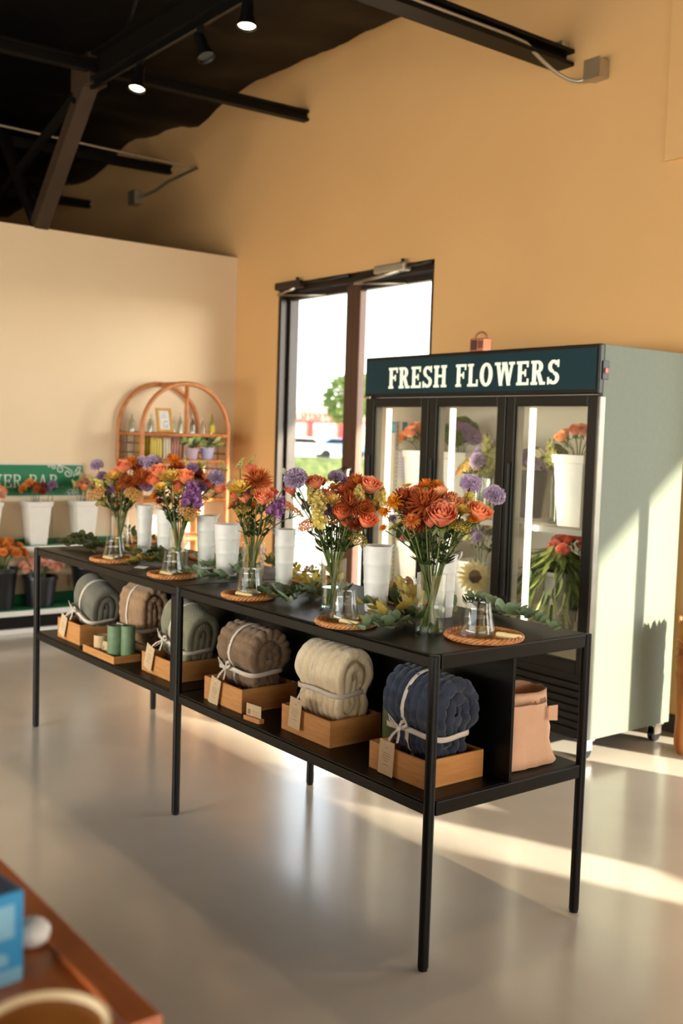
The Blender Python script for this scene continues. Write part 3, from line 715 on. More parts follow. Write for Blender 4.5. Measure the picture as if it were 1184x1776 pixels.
def blanket(label, cx, cyy, z0, L, a, b, rgb, style, lean=0, zr=.36, squeeze=.22, rz=0, rgb2=None, bow=True, top_w=1.0, tagoff=(0, -.015), turns=2.6, cl=(.12, .10, .09), front=-.12):
    """rolled quilt standing in its box: stadium spiral in the Y-Z plane, axis along X, spiral end facing +X"""
    root = thing('rolled_blanket', label, 'blanket', (cx, cyy, z0), rz, 'rolled blankets in wooden boxes', rot=(0, lean, rz))
    mm = mat('blanket_'+style, rgb, .95, rgb2=rgb2 or tuple(int(k*.82) for k in rgb), scale=14, bump=.35, bscale=150, spec=.15, sheen=.25)
    th = a/(turns+.35); n = 300; A0 = -PI*.62; Q = []
    core = b-a
    def center(ang): return Vector((0, 0, core*math.tanh(2.2*math.sin(ang))))
    def waist(p):
        e = math.exp(-((p.z+b-2*b*zr)/.035)**2)
        k = 1-squeeze*e
        up = 1 if p.z+b > 2*b*zr else .96
        x, y = p.x*(1-squeeze*.35*e)*up, p.y*k*up
        f = min(1, max(0, (p.z+b-cl[2])/.06))        # what sits in the box is held in by its walls
        kx, ky = cl[0]/(L/2)*.96, cl[1]/a*.94
        x *= min(1, kx)+(1-min(1, kx))*f; y *= min(1, ky)+(1-min(1, ky))*f
        return Vector((x, y, p.z))
    s = 0; last = None; rows = []
    for i in range(n+1):
        ang = A0 + 2*PI*turns*i/n; d = max(a - th*.5 - th*(ang-A0)/(2*PI), .004)
        c = center(ang)*(1-.0*i/n); nrm = Vector((0, math.cos(ang), math.sin(ang)))
        # shrink core for inner layers
        p = c*max(.1, 1-.12*(ang-A0)/(2*PI)) + nrm*d
        if last is not None: s += (p-last).length
        last = p.copy(); ht = th*.53; row = []
        nx = 56
        endk = [(1.0, .0)]
        prof = []
        for j in range(nx+1): prof.append((-1+2*j/nx, 1.0, 0))
        for q in (-60, -30, 0, 30, 60)[::-1]: prof.append((1, math.sin(math.radians(q)), 1+.0*q) if False else (1 + math.cos(math.radians(q))*ht*1.0/(L/2), math.sin(math.radians(q)), 1))
        prof += [(1, -1, 0), (-1, -1, 0)]
        for xf, off, e in prof:
            x = xf*(L/2-ht)
            dsp = 0
            if off > .4 or e:
                if style == 'navy': dsp = .010*(abs(math.sin(PI*x/.034+.6*math.sin(s*25)))**.6*abs(math.sin(PI*s/.040+.5*math.sin(x*40)))**.6-.5)
                elif style == 'taupe': dsp = .010*(abs(math.sin(PI*x/.046+.5*math.sin(s*16)))**.5*abs(math.sin(PI*s/.030+.3*math.sin(x*30)))**.5-.5)
                elif style == 'cream': dsp = .011*(abs(math.sin(PI*(x+.012*math.sin(s*14))/.040))**.55-.5) + .002*noise.noise((x*60, s*60, 0))
                elif style == 'sage': dsp = .0042*(abs(math.sin(PI*x/.016))**.6 + .6*abs(math.sin(PI*s/.010+ (2 if int(x/.016+50) % 2 else 0)))-.6)
                elif style == 'grey': dsp = .004*(abs(math.sin(PI*x/.020))**.6-.5)
                else: dsp = .003*noise.noise((x*90, s*90, 2)) + .002*math.sin(s*180)
            dsp += .004*noise.noise((x*9, p.y*9, p.z*9+3))
            v = p + nrm*(off*ht+dsp*(1 if off > 0 else 0)); v = Vector((x + (dsp if e else 0), v.y, v.z))
            v = waist(v); row.append((v.x, v.y, v.z+b))
        rows.append(row)
    o = MB(); o.grid(rows)
    for i_, rw in enumerate((rows[0], rows[-1])):   # close the two ends of the strip
        m_ = len(rw); k0 = len(o.v); o.v += rw; o.f.append(tuple(range(k0, k0+m_)) if i_ else tuple(reversed(range(k0, k0+m_)))); o.mi.append(0)
    o.build('quilt', mm, root, smooth=True, sharp=70)
    # ribbons
    zz = 2*b*zr; k = 1-squeeze
    hx, hy = L/2*(1-squeeze*.35)+.001, a*k+.004
    pth = []
    for i in range(41):
        t_ = 2*PI*i/40; c_, s_ = math.cos(t_), math.sin(t_)
        e = 5; q = 1/((abs(c_)**e+abs(s_)**e)**(1/e))
        pth.append((hx*q*c_, hy*q*s_, zz+.004*math.sin(t_*3)))
    strip(pth, [(0, 0, 1)]*41, .017, .0012).build('ribbon', m_ribbon, root, smooth=True)
    xr = -L*.12; pth = []; wd = []
    for i in range(41):
        t_ = 2*PI*i/40; nrm = Vector((0, math.cos(t_), math.sin(t_))); fr_ = ((t_-A0) % (2*PI))/(2*PI); p = center(t_)*max(.1, 1-.12*fr_)+nrm*(a-th*fr_+.004)
        p.x = xr; p = waist(p); pth.append((xr+.10*L*max(0, p.z/b)*1.0, p.y, p.z+b)); wd.append((1, 0, 0))
    strip(pth, wd, .015, .0012).build('ribbon', m_ribbon, root, smooth=True)
    kx, ky, kz = xr, -hy-.006, zz
    if bow:
        o = MB(); o.ball((kx, ky-.002, kz), .009, 8, 6); o.build('bow_knot', m_ribbon, root, smooth=True)
        for sx_ in (-1, 1):
            pth = [(kx, ky, kz), (kx+sx_*.022, ky-.012, kz+.026), (kx+sx_*.040, ky-.010, kz+.034), (kx+sx_*.042, ky-.006, kz+.020), (kx+sx_*.02, ky-.004, kz+.006), (kx, ky, kz)]
            strip(pth, [(0, -.5, .9)]*6, .013, .001).build('bow_loop', m_ribbon, root, smooth=True)
            pth = [(kx, ky-.003, kz), (kx+sx_*.012, ky-.012, kz-.02), (kx+sx_*.022-.01, ky-.018, kz-.042)]
            strip(pth, [(1, 0, .3)]*3, .011, .001).build('ribbon_tail', m_ribbon, root, smooth=True)
    tx, ty, tz = kx+tagoff[0], min(ky-.012, front-.010), kz-.045
    strip([(kx, ky-.004, kz), ((kx+tx)/2, (ky+ty)/2-.004, (kz+tz)/2+.006), (tx, ty, tz)], [(1, 0, 0)]*3, .009, .001).build('tag_string', m_ribbon, root)
    T = Matrix.Translation((tx, ty, tz)) @ Matrix.Rotation(rnd.uniform(-.12, .2), 4, 'Y') @ Matrix.Rotation(-.04, 4, 'X')
    o = MB(); o.poly([T @ Vector(q) for q in ((-.035, 0, -.098), (.035, 0, -.098), (.035, 0, .010), (-.035, 0, .010))], T.to_3x3() @ Vector((0, .0012, 0)))
    tg = o.build('paper_tag', m_kraft, root)
    o = MB()
    for i in range(6):
        w_ = (.006, .016, .018, .017, .012, .015)[i]; z_ = (-.012, -.030, -.038, -.046, -.054, -.066)[i]
        o.poly([T @ Vector(q) for q in ((-w_, -.0004, z_-.0009), (w_, -.0004, z_-.0009), (w_, -.0004, z_+.0009), (-w_, -.0004, z_+.0009))], T.to_3x3() @ Vector((0, .0006, 0)))
    o.build('faint_print', m_ink, tg)
    return root
open_box('wooden_box', 'pale wooden box under the navy quilt, nearest on the shelf', -.35, .058, .268, .245, .088, group='wooden boxes on the lower shelf')
blanket('navy blue quilted blanket rolled in the nearest wooden box', -.213, .180, SZ+.010, .285, .112, .170, (58,66,86), 'navy', zr=.40, squeeze=.30, rgb2=(40,46,62), front=-.122, tagoff=(-.005, -.012))
open_box('wooden_box', 'wooden box under the cream quilt', -.858, .066, .288, .225, .092, group='wooden boxes on the lower shelf')
blanket('cream white ribbed quilt rolled in a wooden box beside the navy one', -.715, .178, SZ+.010, .272, .106, .168, (234,220,190), 'cream', zr=.47, squeeze=.30, bow=False, tagoff=(-.01, -.018), rgb2=(214,196,160), front=-.112)
open_box('wooden_box', 'wooden box under the taupe quilt behind the small card', -1.37, .045, .278, .255, .092, group='wooden boxes on the lower shelf')
blanket('taupe brown pillowy quilt tied with a white bow in a wooden box', -1.232, .172, SZ+.010, .272, .116, .160, (142,118,94), 'taupe', zr=.40, squeeze=.28, rgb2=(112,90,70), front=-.127)
open_box('wooden_box', 'wooden box under the sage knit blanket at the middle leg', -1.94, .060, .30, .25, .085, group='wooden boxes on the lower shelf')
blanket('sage green braided knit blanket leaning right in a wooden box', -1.800, .185, SZ+.012, .255, .098, .165, (146,146,122), 'sage', lean=.22, zr=.42, squeeze=.12, rgb2=(120,120,100), front=-.125, bow=True, tagoff=(-.03, -.02))
open_box('wooden_box', 'wooden box at the far left end of the shelf', -2.815, .035, .27, .235, .10, group='wooden boxes on the lower shelf')
blanket('grey green knit blanket in the leftmost box on the shelf', -2.675, .155, SZ+.012, .245, .100, .162, (124,123,110), 'grey', lean=.26, zr=.42, squeeze=.1, rgb2=(98,98,88), front=-.12, tagoff=(-.03, -.02))
bk = blanket('tan fuzzy blanket rolled upright behind the green candles', -2.28, .235, SZ+.002, .25, .094, .172, (168,138,108), 'tan', zr=.36, squeeze=.06, rgb2=(140,112,84), bow=False, tagoff=(0, -.01))
# low tray with candles
tr = open_box('candle_tray', 'low wooden tray holding green and cream pillar candles', -2.425, -.002, .335, .135, .034, cat='tray')
def pillar(name, label, x, y, z, r, h, m, grp=None):
    t = thing('pillar_candle', label, 'candle', (x, y, z), 0, grp)
    o = MB(); o.lathe([(0, 0), (r*.97, 0), (r, .003), (r, h-.004), (r*.95, h), (r*.8, h-.002), (0, h-.004)], 22); o.build('wax', m, t, smooth=True, sharp=40)
    o = MB(); o.tube([(0, 0, h-.005), (.002, 0, h+.008)], .0012, 6); o.build('wick', m_twig, t)
m_gc = mat('green_candle_wax', (112,142,108), .6, rgb2=(96,126,92), scale=30, bump=.15, bscale=90)
m_cc = mat('cream_candle_wax', (214,188,144), .6, rgb2=(196,168,124), scale=30, bump=.15, bscale=90)
zt_ = SZ+.009
pillar('a', 'tall green pillar candle at left in the low tray', -2.185, .050, zt_, .036, .150, m_gc)
pillar('a', 'tall green pillar candle at right in the low tray', -2.128, .086, zt_, .032, .155, m_gc)
pillar('a', 'short cream pillar candle in the low tray', -2.345, .055, zt_, .034, .078, m_cc)
pillar('a', 'dark olive pillar candle squeezed between cream and navy quilts', -.460, .255, SZ, .040, .19, mat('olive_candle_wax', (84,96,48), .6, var=.06, scale=30))
def card(label, p, rz, w=.06, h=.05, holder=True):
    t = thing('price_card', label, 'card', p, rz)
    if holder:
        o = MB(); o.box(-w*.55, w*.55, -.012, -.002, 0, .018); o.box(-w*.55, w*.55, .002, .012, 0, .018); o.box(-w*.55, w*.55, -.002, .002, 0, .008); o.build('wooden_holder', m_wood, t, bevel=.002)
    o = MB(); o.box(-w/2, w/2, -.001, .001, .008 if holder else 0, h+.01); c_ = o.build('paper', m_kraft, t, rot=(-.15, 0, 0) if not holder else None)
    o = MB()
    for i in range(3): o.box(-w*.1, w*.38, -.0014, -.001, h*.35+i*.009, h*.35+i*.009+.0015)
    o.box(-w*.4, -w*.22, -.0014, -.001, h*.45, h*.8); o.build('faint_print', m_ink, c_)
card('small printed card in a wooden holder in front of the taupe quilt', (-.985, .030, SZ), .1, .085, .052)
card('tiny paper card leaning on the candles in the low tray', (-2.262, .035, zt_), .15, .055, .05, False)
# peach cloth bag behind the divider
bg_ = thing('cloth_bag', 'peach linen bag with folded cuff standing on the right end of the shelf', 'bag', (-.125, .490, SZ))
m_bag = mat('peach_linen', (234,190,158), .9, var=.06, scale=10, bump=.25, bscale=220, trans=.1)
P = []; prof = [(.0,0),(.9,.0),(1.12,.006),(1.1,.035),(.98,.08),(.96,.12),(.95,.17),(.93,.205),(.92,.225),(.945,.228),(.955,.21),(.95,.235),(.92,.252),(.87,.246),(.80,.22),(.5,.20),(.0,.19)]
n = 48
for i, (k, z) in enumerate(prof):
    ring = []
    for j in range(n):
        t_ = 2*PI*j/n; c_, s_ = math.cos(t_), math.sin(t_); q = 1/((abs(c_)**3+abs(s_)**3)**(1/3))
        rx, ry = .078, .118
        w_ = 1+.12*noise.noise((c_*1.6, s_*1.6, z*10))+.07*noise.noise((c_*4, s_*4, z*26+2))
        if z < .05 and s_ > .2: w_ *= 1+.22*(s_-.2)*(1-z/.05)
        ring.append((rx*k*q*c_*w_, ry*k*q*s_*w_ + .03*math.sin(z*8)*0, max(0, z*(1+.03*noise.noise((c_*2, s_*2, 7))*(z > .2)))))
    P.append(ring)
MB().grid(P, False, True).build('sack', m_bag, bg_, smooth=True)
o = MB(); o.poly([(.085, .06, .155), (.09, .10, .15), (.085, .105, .20), (.08, .065, .20)], (.002, 0, 0)); o.build('side_label', m_bag, bg_)
o = MB(); o.tube(bez((-.03, -.07, .235), (-.02, -.12, .31), (.02, -.085, .235), 8), .012, 8, flat=.4); o.build('carry_strap', mat('coral_strap', (226,110,84), .8), bg_, smooth=True)

# ------------------------------------------------------------------ foreground counter
m_red_wood = mat('red_brown_wood', (196,108,48), .4, rgb2=(160,80,34), scale=3, stretch=(1,8,1), coat=.2)
ct = thing('foreground_counter', 'blurred red-brown wooden counter at the bottom left corner', 'counter', (.4, -2.042, 0))
cx1 = 1.278-.4; CZ = .98
o = MB(); o.box(-1.6, cx1, -.5, .49, CZ-.03, CZ-.006); o.build('top_board', m_red_wood, ct, bevel=.004)
o = MB(); o.box(-1.6, cx1, .452, .49, CZ-.006, CZ); o.build('raised_rim', m_red_wood, ct, bevel=.003)
o = MB(); o.box(cx1-.03, cx1, -.5, .452, CZ-.006, CZ); o.build('raised_rim', m_red_wood, ct, bevel=.003)
o = MB(); o.box(-1.55, cx1-.02, -.46, .46, 0, CZ-.03); o.build('cabinet', mat('dark_red_wood', (74,34,20), .4, var=.1, stretch=(6,1,1)), ct, bevel=.004)
bb = thing('blue_box', 'small blurred blue product box with pale print on the counter', 'box', (1.130-.07, -1.645-.045, CZ-.006), .12)
m_blue = mat('blue_carton', (24,128,182), .5, var=.04); m_pb = mat('pale_blue_print', (120,176,206), .5)
o = MB(); o.box(-.07, .07, -.045, .045, 0, .098); o.build('carton', m_blue, bb, bevel=.002)
o = MB(); o.box(-.066, .066, -.041, .041, .098, .0985); o.build('top_flap', mat('navy_flap', (52,74,104), .5), bb)
o = MB(); o.box(-.06, .05, .045, .0455, .055, .088); o.box(.07, .0705, -.036, .034, .05, .086); o.box(.07, .0705, -.038, .022, .031, .036); o.box(.07, .0705, -.043, .043, .0, .016); o.box(.07, .0705, .014, .027, .022, .033); o.build('pale_print', m_pb, bb)
bw = thing('cream_candle_bowl', 'blurred cream bowl with amber wax at the bottom left', 'bowl', (1.335, -1.700, CZ-.006))
o = MB(); o.lathe([(0,0),(.038,0),(.050,.014),(.056,.056),(.057,.072),(.054,.073),(.052,.066),(.05,.06)], 32); o.build('bowl', mat('cream_ceramic', (232,208,164), .45, var=.03), bw, smooth=True)
o = MB(); o.lathe([(0,.066),(.0515,.066)], 32); o.build('amber_wax', mat('amber_wax', (190,116,40), .4, var=.05), bw)
t = thing('white_wrapped_soap', 'blurred white lump partly hidden behind the blue box', 'soap', (1.062, -1.604, CZ-.006), .3)
MB().ball((0, 0, .017), .021, 12, 8, .8).build('wrapper', m_white, t, smooth=True)
t = thing('floral_tin', 'blurred pale tin cut off at the bottom edge', 'tin', (1.236, -1.632, CZ-.006))
o = MB(); o.lathe([(0,0),(.016,0),(.0165,.002),(.0165,.012),(.014,.016),(0,.017)], 20); o.build('tin', mat('pale_tin', (210,206,196), .4, rgb2=(190,90,70), scale=90), t, smooth=True)
# ------------------------------------------------------------------ flower prototypes (unit radius, facing +Z)
def pm(name, rgb, rgb2=None, t=.3, ov=.14):
    return mat('petal_'+name, rgb, .65, rgb2=rgb2 or tuple(int(k*.85) for k in rgb), scale=2.2, trans=t, objvar=ov, spec=.25)
def petal(o, T, L, w, curl=.4, cup=.15, nu=3, nv=4, shape='round', base=.0, ruff=0, seed=0):
    """petal along +X with normal +Z, bending upwards by curl"""
    rows = []
    for i in range(nv+1):
        t = i/nv; s = base + t*L
        if shape == 'round': ww = w*(math.sin(PI*min(t*.80+.12, 1))**.7)
        elif shape == 'point': ww = w*(math.sin(PI*(t*.86+.12))**.8)
        else: ww = w*(.25+.75*t**.7)
        x, z = base + math.sin(curl*t)/max(curl, 1e-3)*t*L if False else base+t*L*math.cos(curl*t*.7), t*L*math.sin(curl*t*.7)
        row = []
        for j in range(nu):
            q = -1+2*j/(nu-1)
            row.append((x - (abs(q)**2*L*.06 if shape == 'round' else 0), q*ww, z+cup*abs(q)**2*ww + ruff*math.sin(seed+j*2.6+i*1.3)*(t**2)))
        rows.append(row)
    o.grid(rows, T=T)
RZ = lambda a: Matrix.Rotation(a, 4, 'Z')
RY = lambda a: Matrix.Rotation(a, 4, 'Y')
RX = lambda a: Matrix.Rotation(a, 4, 'X')
TR = lambda x, y, z: Matrix.Translation((x, y, z))
def calyx(o, z=-.55, r=.28):
    o.i = 1; o.lathe([(.07, z-.32), (r*.7, z-.18), (r, z), (r*.6, z+.1), (0, z+.12)], 8)
    o.i = 0
def P_rose():
    o = MB(); q = random.Random(2); N = 30
    for k in range(N):
        f = k/(N-1); phi = k*2.399; w = .75 + .35*f
        R0 = .07+.60*f**.85; H = 1.22-.16*f; fl = max(0, f-.3)*.32
        rows = []
        for i in range(6):
            t = i/5; row = []
            for j in range(5):
                a = -w+2*w*j/4; e = 1-.28*abs(j-2)/2*t
                tt = t*e
                rad = R0*(.25+.75*math.sin(min(tt*1.25, 1)*PI/2)) + fl*tt**3*.8 - .06*math.cos(a*1.5)*tt*(1-f)
                z = -.62 + tt*H - fl*.5*max(0, tt-.72)*2.2
                rad += .025*math.sin(a*5+k)*tt
                row.append((rad*math.cos(phi+a), rad*math.sin(phi+a), z))
            rows.append(row)
        o.grid(rows)
    o.i = 1; o.lathe([(.06,-1.0),(.16,-.82),(.2,-.66),(.30,-.58)], 8)
    for k in range(5): petal(o, TR(0,0,-.66) @ RZ(k*1.256) @ RY(.5), .55, .11, -.5, 0, 3, 3, 'point', .1)
    return o
def P_mum(N=150, w=.066, spike=.0, curlm=.8):
    o = MB(); q = random.Random(4)
    for k in range(N):
        f = k/(N-1); el = math.radians(82-98*f**.85); phi = k*2.399+q.uniform(-.1, .1)
        L = (.55+.45*f)*q.uniform(.9, 1.1)*(1-.15*(f > .9))
        petal(o, TR(0,0,-.25) @ RZ(phi) @ RY(-el), L, w*q.uniform(.85, 1.15), curlm*(1-f*.9)*q.uniform(.5, 1.2), .5, 3, 3, 'point', .06)
    calyx(o, -.35, .3); return o
def P_daisy(n1=20, n2=14, w=.13, dome=.3, el=.25):
    o = MB(); q = random.Random(6)
    for n, l, e in ((n1, 1.0, el), (n2, .8, el+.3), (n2 // 2, .55, el+.65)):
        for k in range(n): petal(o, RZ(2*PI*k/n+e*3+q.uniform(-.06, .06)) @ RY(-e+q.uniform(-.08, .08)), l*q.uniform(.9, 1.05), w, .25, .25, 3, 3, 'round', .08)
    o.i = 2; o.lathe([(dome, .1), (dome*.95, .2), (dome*.6, .27), (0, .29)], 12); o.i = 0
    calyx(o, -.22, .26); return o
def P_puff(N=90, size=.30, flat=.85, ruff=.07, low=-.35):
    o = MB(); q = random.Random(8)
    for k in range(N):
        z = 1-(1-low)*(k+.5)/N; r = math.sqrt(max(0, 1-z*z)); phi = k*2.399
        d = Vector((r*math.cos(phi), r*math.sin(phi), z)); c = d*.55; c.z *= flat
        T = Matrix.Translation(c) @ frame_to(d + Vector((q.uniform(-.4,.4), q.uniform(-.4,.4), q.uniform(-.3,.3))), q.uniform(0, 6.3))
        for m in range(3): petal(o, T @ RZ(m*2.1) @ RY(-.85), size*1.25*q.uniform(.8, 1.15), size*.55, .5, .3, 3, 2, 'fan', .02, ruff, q.uniform(0, 9))
    o.i = 1; o.ball((0, 0, -.05), .5, 8, 5); o.lathe([(.05,-.75),(.2,-.5),(.4,-.25)], 7); o.i = 0
    return o
def P_spike(N=26, L=3.6, fl=.62):
    """snapdragon / stock: florets around an axis from z=-L/2 to L/2"""
    o = MB(); q = random.Random(9)
    for k in range(N):
        f = k/(N-1); phi = k*2.399; s = fl*(1.05-.62*f**1.6); z = -L/2+L*f; r = .32*(1-.7*f)
        T = TR(r*math.cos(phi), r*math.sin(phi), z) @ RZ(phi) @ RY(PI/2-.55-.5*f)
        for m in range(5): petal(o, T @ RZ(m*1.256) @ RY(-.5), s*q.uniform(.85, 1.1), s*.42, .5, .3, 3, 2, 'round', .03, .05, q.uniform(0, 9))
    o.i = 1; o.tube([(0,0,-L/2-.6), (0,0,L/2)], [.09,.04], 6)
    for k in range(5): o.ball((.06*math.cos(k*2.4), .06*math.sin(k*2.4), L/2+.02+.1*k), .11-.012*k, 6, 4)
    o.i = 0; return o
def P_yarrow(N=70):
    o = MB(); q = random.Random(12)
    for k in range(N):
        r = math.sqrt((k+.5)/N); phi = k*2.399; z = .22*(1-r*r)+q.uniform(-.06, .06)
        o.ball((r*math.cos(phi), r*math.sin(phi), z), .115*q.uniform(.8, 1.15), 6, 3, .7)
    o.i = 1
    for k in range(9): o.tube([(0,0,-1.0), (.65*math.cos(k*.7), .65*math.sin(k*.7), .05)], .03, 4)
    o.i = 0; return o
def P_sun():
    o = MB(); q = random.Random(14)
    for n, l in ((20, 1.0), (16, .9)):
        for k in range(n): petal(o, RZ(2*PI*k/n+n) @ RY(-.12*q.uniform(0, 2)), l, .13, .2, .2, 3, 3, 'point', .25)
    o.i = 2; o.lathe([(.46, .02), (.46, .1), (.3, .17), (0, .15)], 18); o.i = 0; calyx(o, -.2, .4); return o
def P_tulipish():   # small bud
    o = MB()
    for k in range(6): petal(o, RZ(k*1.047) @ RY(-1.2), 1.3, .42, .35, .5, 3, 4, 'round', .05)
    o.i = 1; o.lathe([(.05,-.6),(.25,-.2),(.3,0)], 7); o.i = 0; return o
m_ctr = mat('flower_centre_brown', (92,56,24), .8, var=.2, scale=30)
m_ctry = mat('flower_centre_yellow', (196,150,40), .8, var=.2, scale=30)
GEO = {'rose': P_rose(), 'mum': P_mum(), 'daisy': P_daisy(), 'gerbera': P_daisy(26, 22, .12, .22, .3), 'button': P_mum(56, .13, 0, .5), 'puff': P_puff(),
       'spike': P_spike(), 'stock': P_spike(22, 2.2, .8), 'yarrow': P_yarrow(), 'sun': P_sun(), 'bud': P_tulipish(), 'carn': P_puff(80, .36, .7, .1, -.1)}
KINDS = {  # kind: geometry, colours, name, look, category, size factor
 'mr': ('mum', pm('rust', (210,122,64), (182,92,42)), 'chrysanthemum', 'rust red spider mum'),
 'md': ('mum', pm('dark_red', (170,80,54), (136,58,40)), 'chrysanthemum', 'dark red spider mum'),
 'mo': ('mum', pm('burnt_orange', (230,148,80), (206,118,56)), 'chrysanthemum', 'burnt orange spider mum'),
 'my': ('button', pm('amber', (234,168,52), (208,124,32)), 'chrysanthemum', 'amber yellow mum'),
 'do': ('button', pm('orange', (238,152,52), (212,116,34)), 'chrysanthemum', 'bright orange button mum'),
 'ro': ('rose', pm('coral', (250,174,132), (242,148,104)), 'rose', 'coral rose'),
 'rp': ('rose', pm('peach', (248,192,146), (244,168,116)), 'rose', 'pale peach rose'),
 'rr': ('rose', pm('red_coral', (240,144,106), (226,116,80)), 'rose', 'deep coral rose'),
 'sl': ('puff', pm('lavender', (212,196,216), (184,164,196)), 'scabiosa', 'lavender scabiosa'),
 'sp': ('stock', pm('purple', (190,140,190), (158,102,158)), 'stock_flower', 'purple stock bloom'),
 'lv': ('puff', pm('violet', (182,156,192), (146,120,162)), 'statice', 'small violet statice'),
 'yg': ('gerbera', pm('butter', (244,216,118), (228,190,82)), 'daisy', 'butter yellow daisy'),
 'st': ('stock', pm('cream_yellow', (238,226,156), (222,206,120)), 'stock_flower', 'cream yellow stock spike'),
 'sn': ('spike', pm('lime_cream', (222,218,158), (196,194,120)), 'snapdragon', 'pale lime snapdragon sprig'),
 'ya': ('yarrow', pm('tan_yarrow', (212,162,92), (180,128,66), .1), 'yarrow', 'tan yarrow head'),
 'yy': ('yarrow', pm('olive_yarrow', (178,158,62), (140,124,44), .1), 'yarrow', 'olive yellow yarrow head'),
 'yp': ('yarrow', pm('peach_yarrow', (232,170,116), (214,140,86), .1), 'yarrow', 'peach yarrow head'),
 'pk': ('bud', pm('pink', (232,130,150), (210,96,120)), 'tulip', 'small pink bud'),
 'pc': ('carn', pm('peach_pink', (240,200,176), (226,170,146)), 'carnation', 'peach pink carnation'),
 'or': ('carn', pm('orange_carn', (246,178,104), (226,144,70)), 'chrysanthemum', 'orange pompom mum'),
 'gr': ('puff', pm('green_trick', (106,130,40), (76,98,28)), 'dianthus', 'green moss dianthus'),
 'su': ('sun', pm('pale_sun', (244,232,180), (232,212,140)), 'sunflower', 'pale cream sunflower'),
 'rd': ('carn', pm('red', (242,168,148), (232,138,118)), 'carnation', 'red carnation'),
 'wh': ('bud', pm('ivory', (236,232,212), (220,214,188)), 'ranunculus', 'ivory ranunculus bud'),
}
PROTO = {}
for k, (g, m, nm, look) in KINDS.items():
    PROTO[k] = GEO[g].mesh('bloom', [m, m_stem, m_ctr if g in ('sun', 'daisy') else m_ctry], smooth=True)
def leaf_mesh(name, m, L=1, w=.4, shape='round', fold=.2, curl=.3):
    o = MB(); petal(o, Matrix.Identity(4), L, w, curl, fold, 5, 5, shape, 0); return o.mesh(name, m, smooth=True)
LEAF = leaf_mesh('leaf', m_leaf, 1, .20, 'point')
def flower(kind, label, tip, face, size, base, mid, stem_r=.0022, leaves=1, group=None, cut=None, pts=None):
    """one cut flower: stem (with leaves) and bloom"""
    g, m, nm, look = KINDS[kind]
    tip = Vector(tip); base = Vector(base)
    t = thing(nm, label, nm.replace('_', ' ').split(' ')[0] if nm != 'stock_flower' else 'stock flower', base, 0, group)
    fz = Vector(face).normalized()
    neck = tip - fz*size*.75
    if pts is None:
        mid = Vector(mid); k = 5
        pts = bez(base, mid + (mid-base)*.25, mid, 5)[:-1] + bez(mid, mid+(mid-base).normalized()*.4*(neck-mid).length, neck, 6)
    pts = [Vector(p)-base for p in pts]
    o = MB(); o.tube(pts, stem_r, 5); o.build('stem', m_stem, t, smooth=True)
    M_ = Matrix.Translation(tip-base) @ frame_to(fz, rnd.uniform(0, 6)) @ Matrix.Scale(size, 4)
    link('bloom', PROTO[kind], t, mtx=M_)
    for i in range(leaves):
        j = len(pts)-2-(i % 4); p = pts[j]; a = rnd.uniform(0, 6.28); l = rnd.uniform(.028, .052)
        d = Vector((math.cos(a), math.sin(a), rnd.uniform(.1, .7)))
        q = d.to_track_quat('X', 'Z').to_matrix().to_4x4()
        link('leaf', LEAF, t, mtx=Matrix.Translation(p) @ q @ Matrix.Scale(l, 4))
    return t
def ranks(n, words=('leftmost', 'rightmost')):
    if n == 1: return ['']
    if n == 2: return ['left ', 'right ']
    if n == 3: return ['left ', 'middle ', 'right ']
    o = ['leftmost ', 'second from left ', 'third from left ', 'fourth from left ', 'fifth from left ', 'sixth from left ', 'seventh from left ', 'eighth from left ', 'ninth from left ', 'tenth from left ', 'eleventh from left ', 'twelfth from left ']
    r = o[:n-1] + ['rightmost ']
    return r

# ------------------------------------------------------------------ table-top glassware
def cyl_vase(label, x, y, r, h, z=TZ, water=.45, name='glass_vase'):
    t = thing(name, label, 'vase', (x, y, z))
    o = MB(); o.lathe([(0, 0), (r, 0), (r*1.0, .004), (r*.985, h*.5), (r, h), (r-.002, h+.001), (r-.004, h), (r-.0045, h*.5), (r-.004, .012), (0, .011)], 32)
    o.build('glass_body', m_vase, t, smooth=True, sharp=50)
    o = MB(); o.lathe([(0, .012), (r-.0048, .0125), (r-.0052, h*water), (0, h*water)], 28); o.build('water', m_water, t, smooth=True, sharp=50)
    return t
def tumbler(label, x, y, z, s=1.0, water=.55):
    t = thing('glass_tumbler', label, 'glass', (x, y, z))
    r0, r1, h = .055*s, .037*s, .104*s
    o = MB(); n = 40
    prof = [(0, .0), (r0*.96, 0), (r0, .006), (r0*.98, h*.2)] + [(r0+(r1-r0)*k, h*k) for k in (.4, .6, .8)] + [(r1, h), (r1-.0018, h+.0006), (r1-.003, h-.001)] + [(r0+(r1-r0)*k-.003, h*k) for k in (.8, .6, .4, .15)] + [(r0*.93, .010), (0, .010)]
    P = []
    for i, (r, zz) in enumerate(prof):
        P.append([(r*(1+.007*math.cos(20*2*PI*j/n*1.0)*(0 < i < 8))*math.cos(2*PI*j/n), r*math.sin(2*PI*j/n), zz) for j in range(n)])
    o.grid(P, False, True); o.build('glass_body', m_tumbler, t, smooth=True, sharp=50)
    o = MB(); o.lathe([(0, .0105), (r0*.925, .011), (r0+(r1-r0)*water-.0035, h*water), (0, h*water)], 32); o.build('water', m_water, t, smooth=True, sharp=50)
    return t
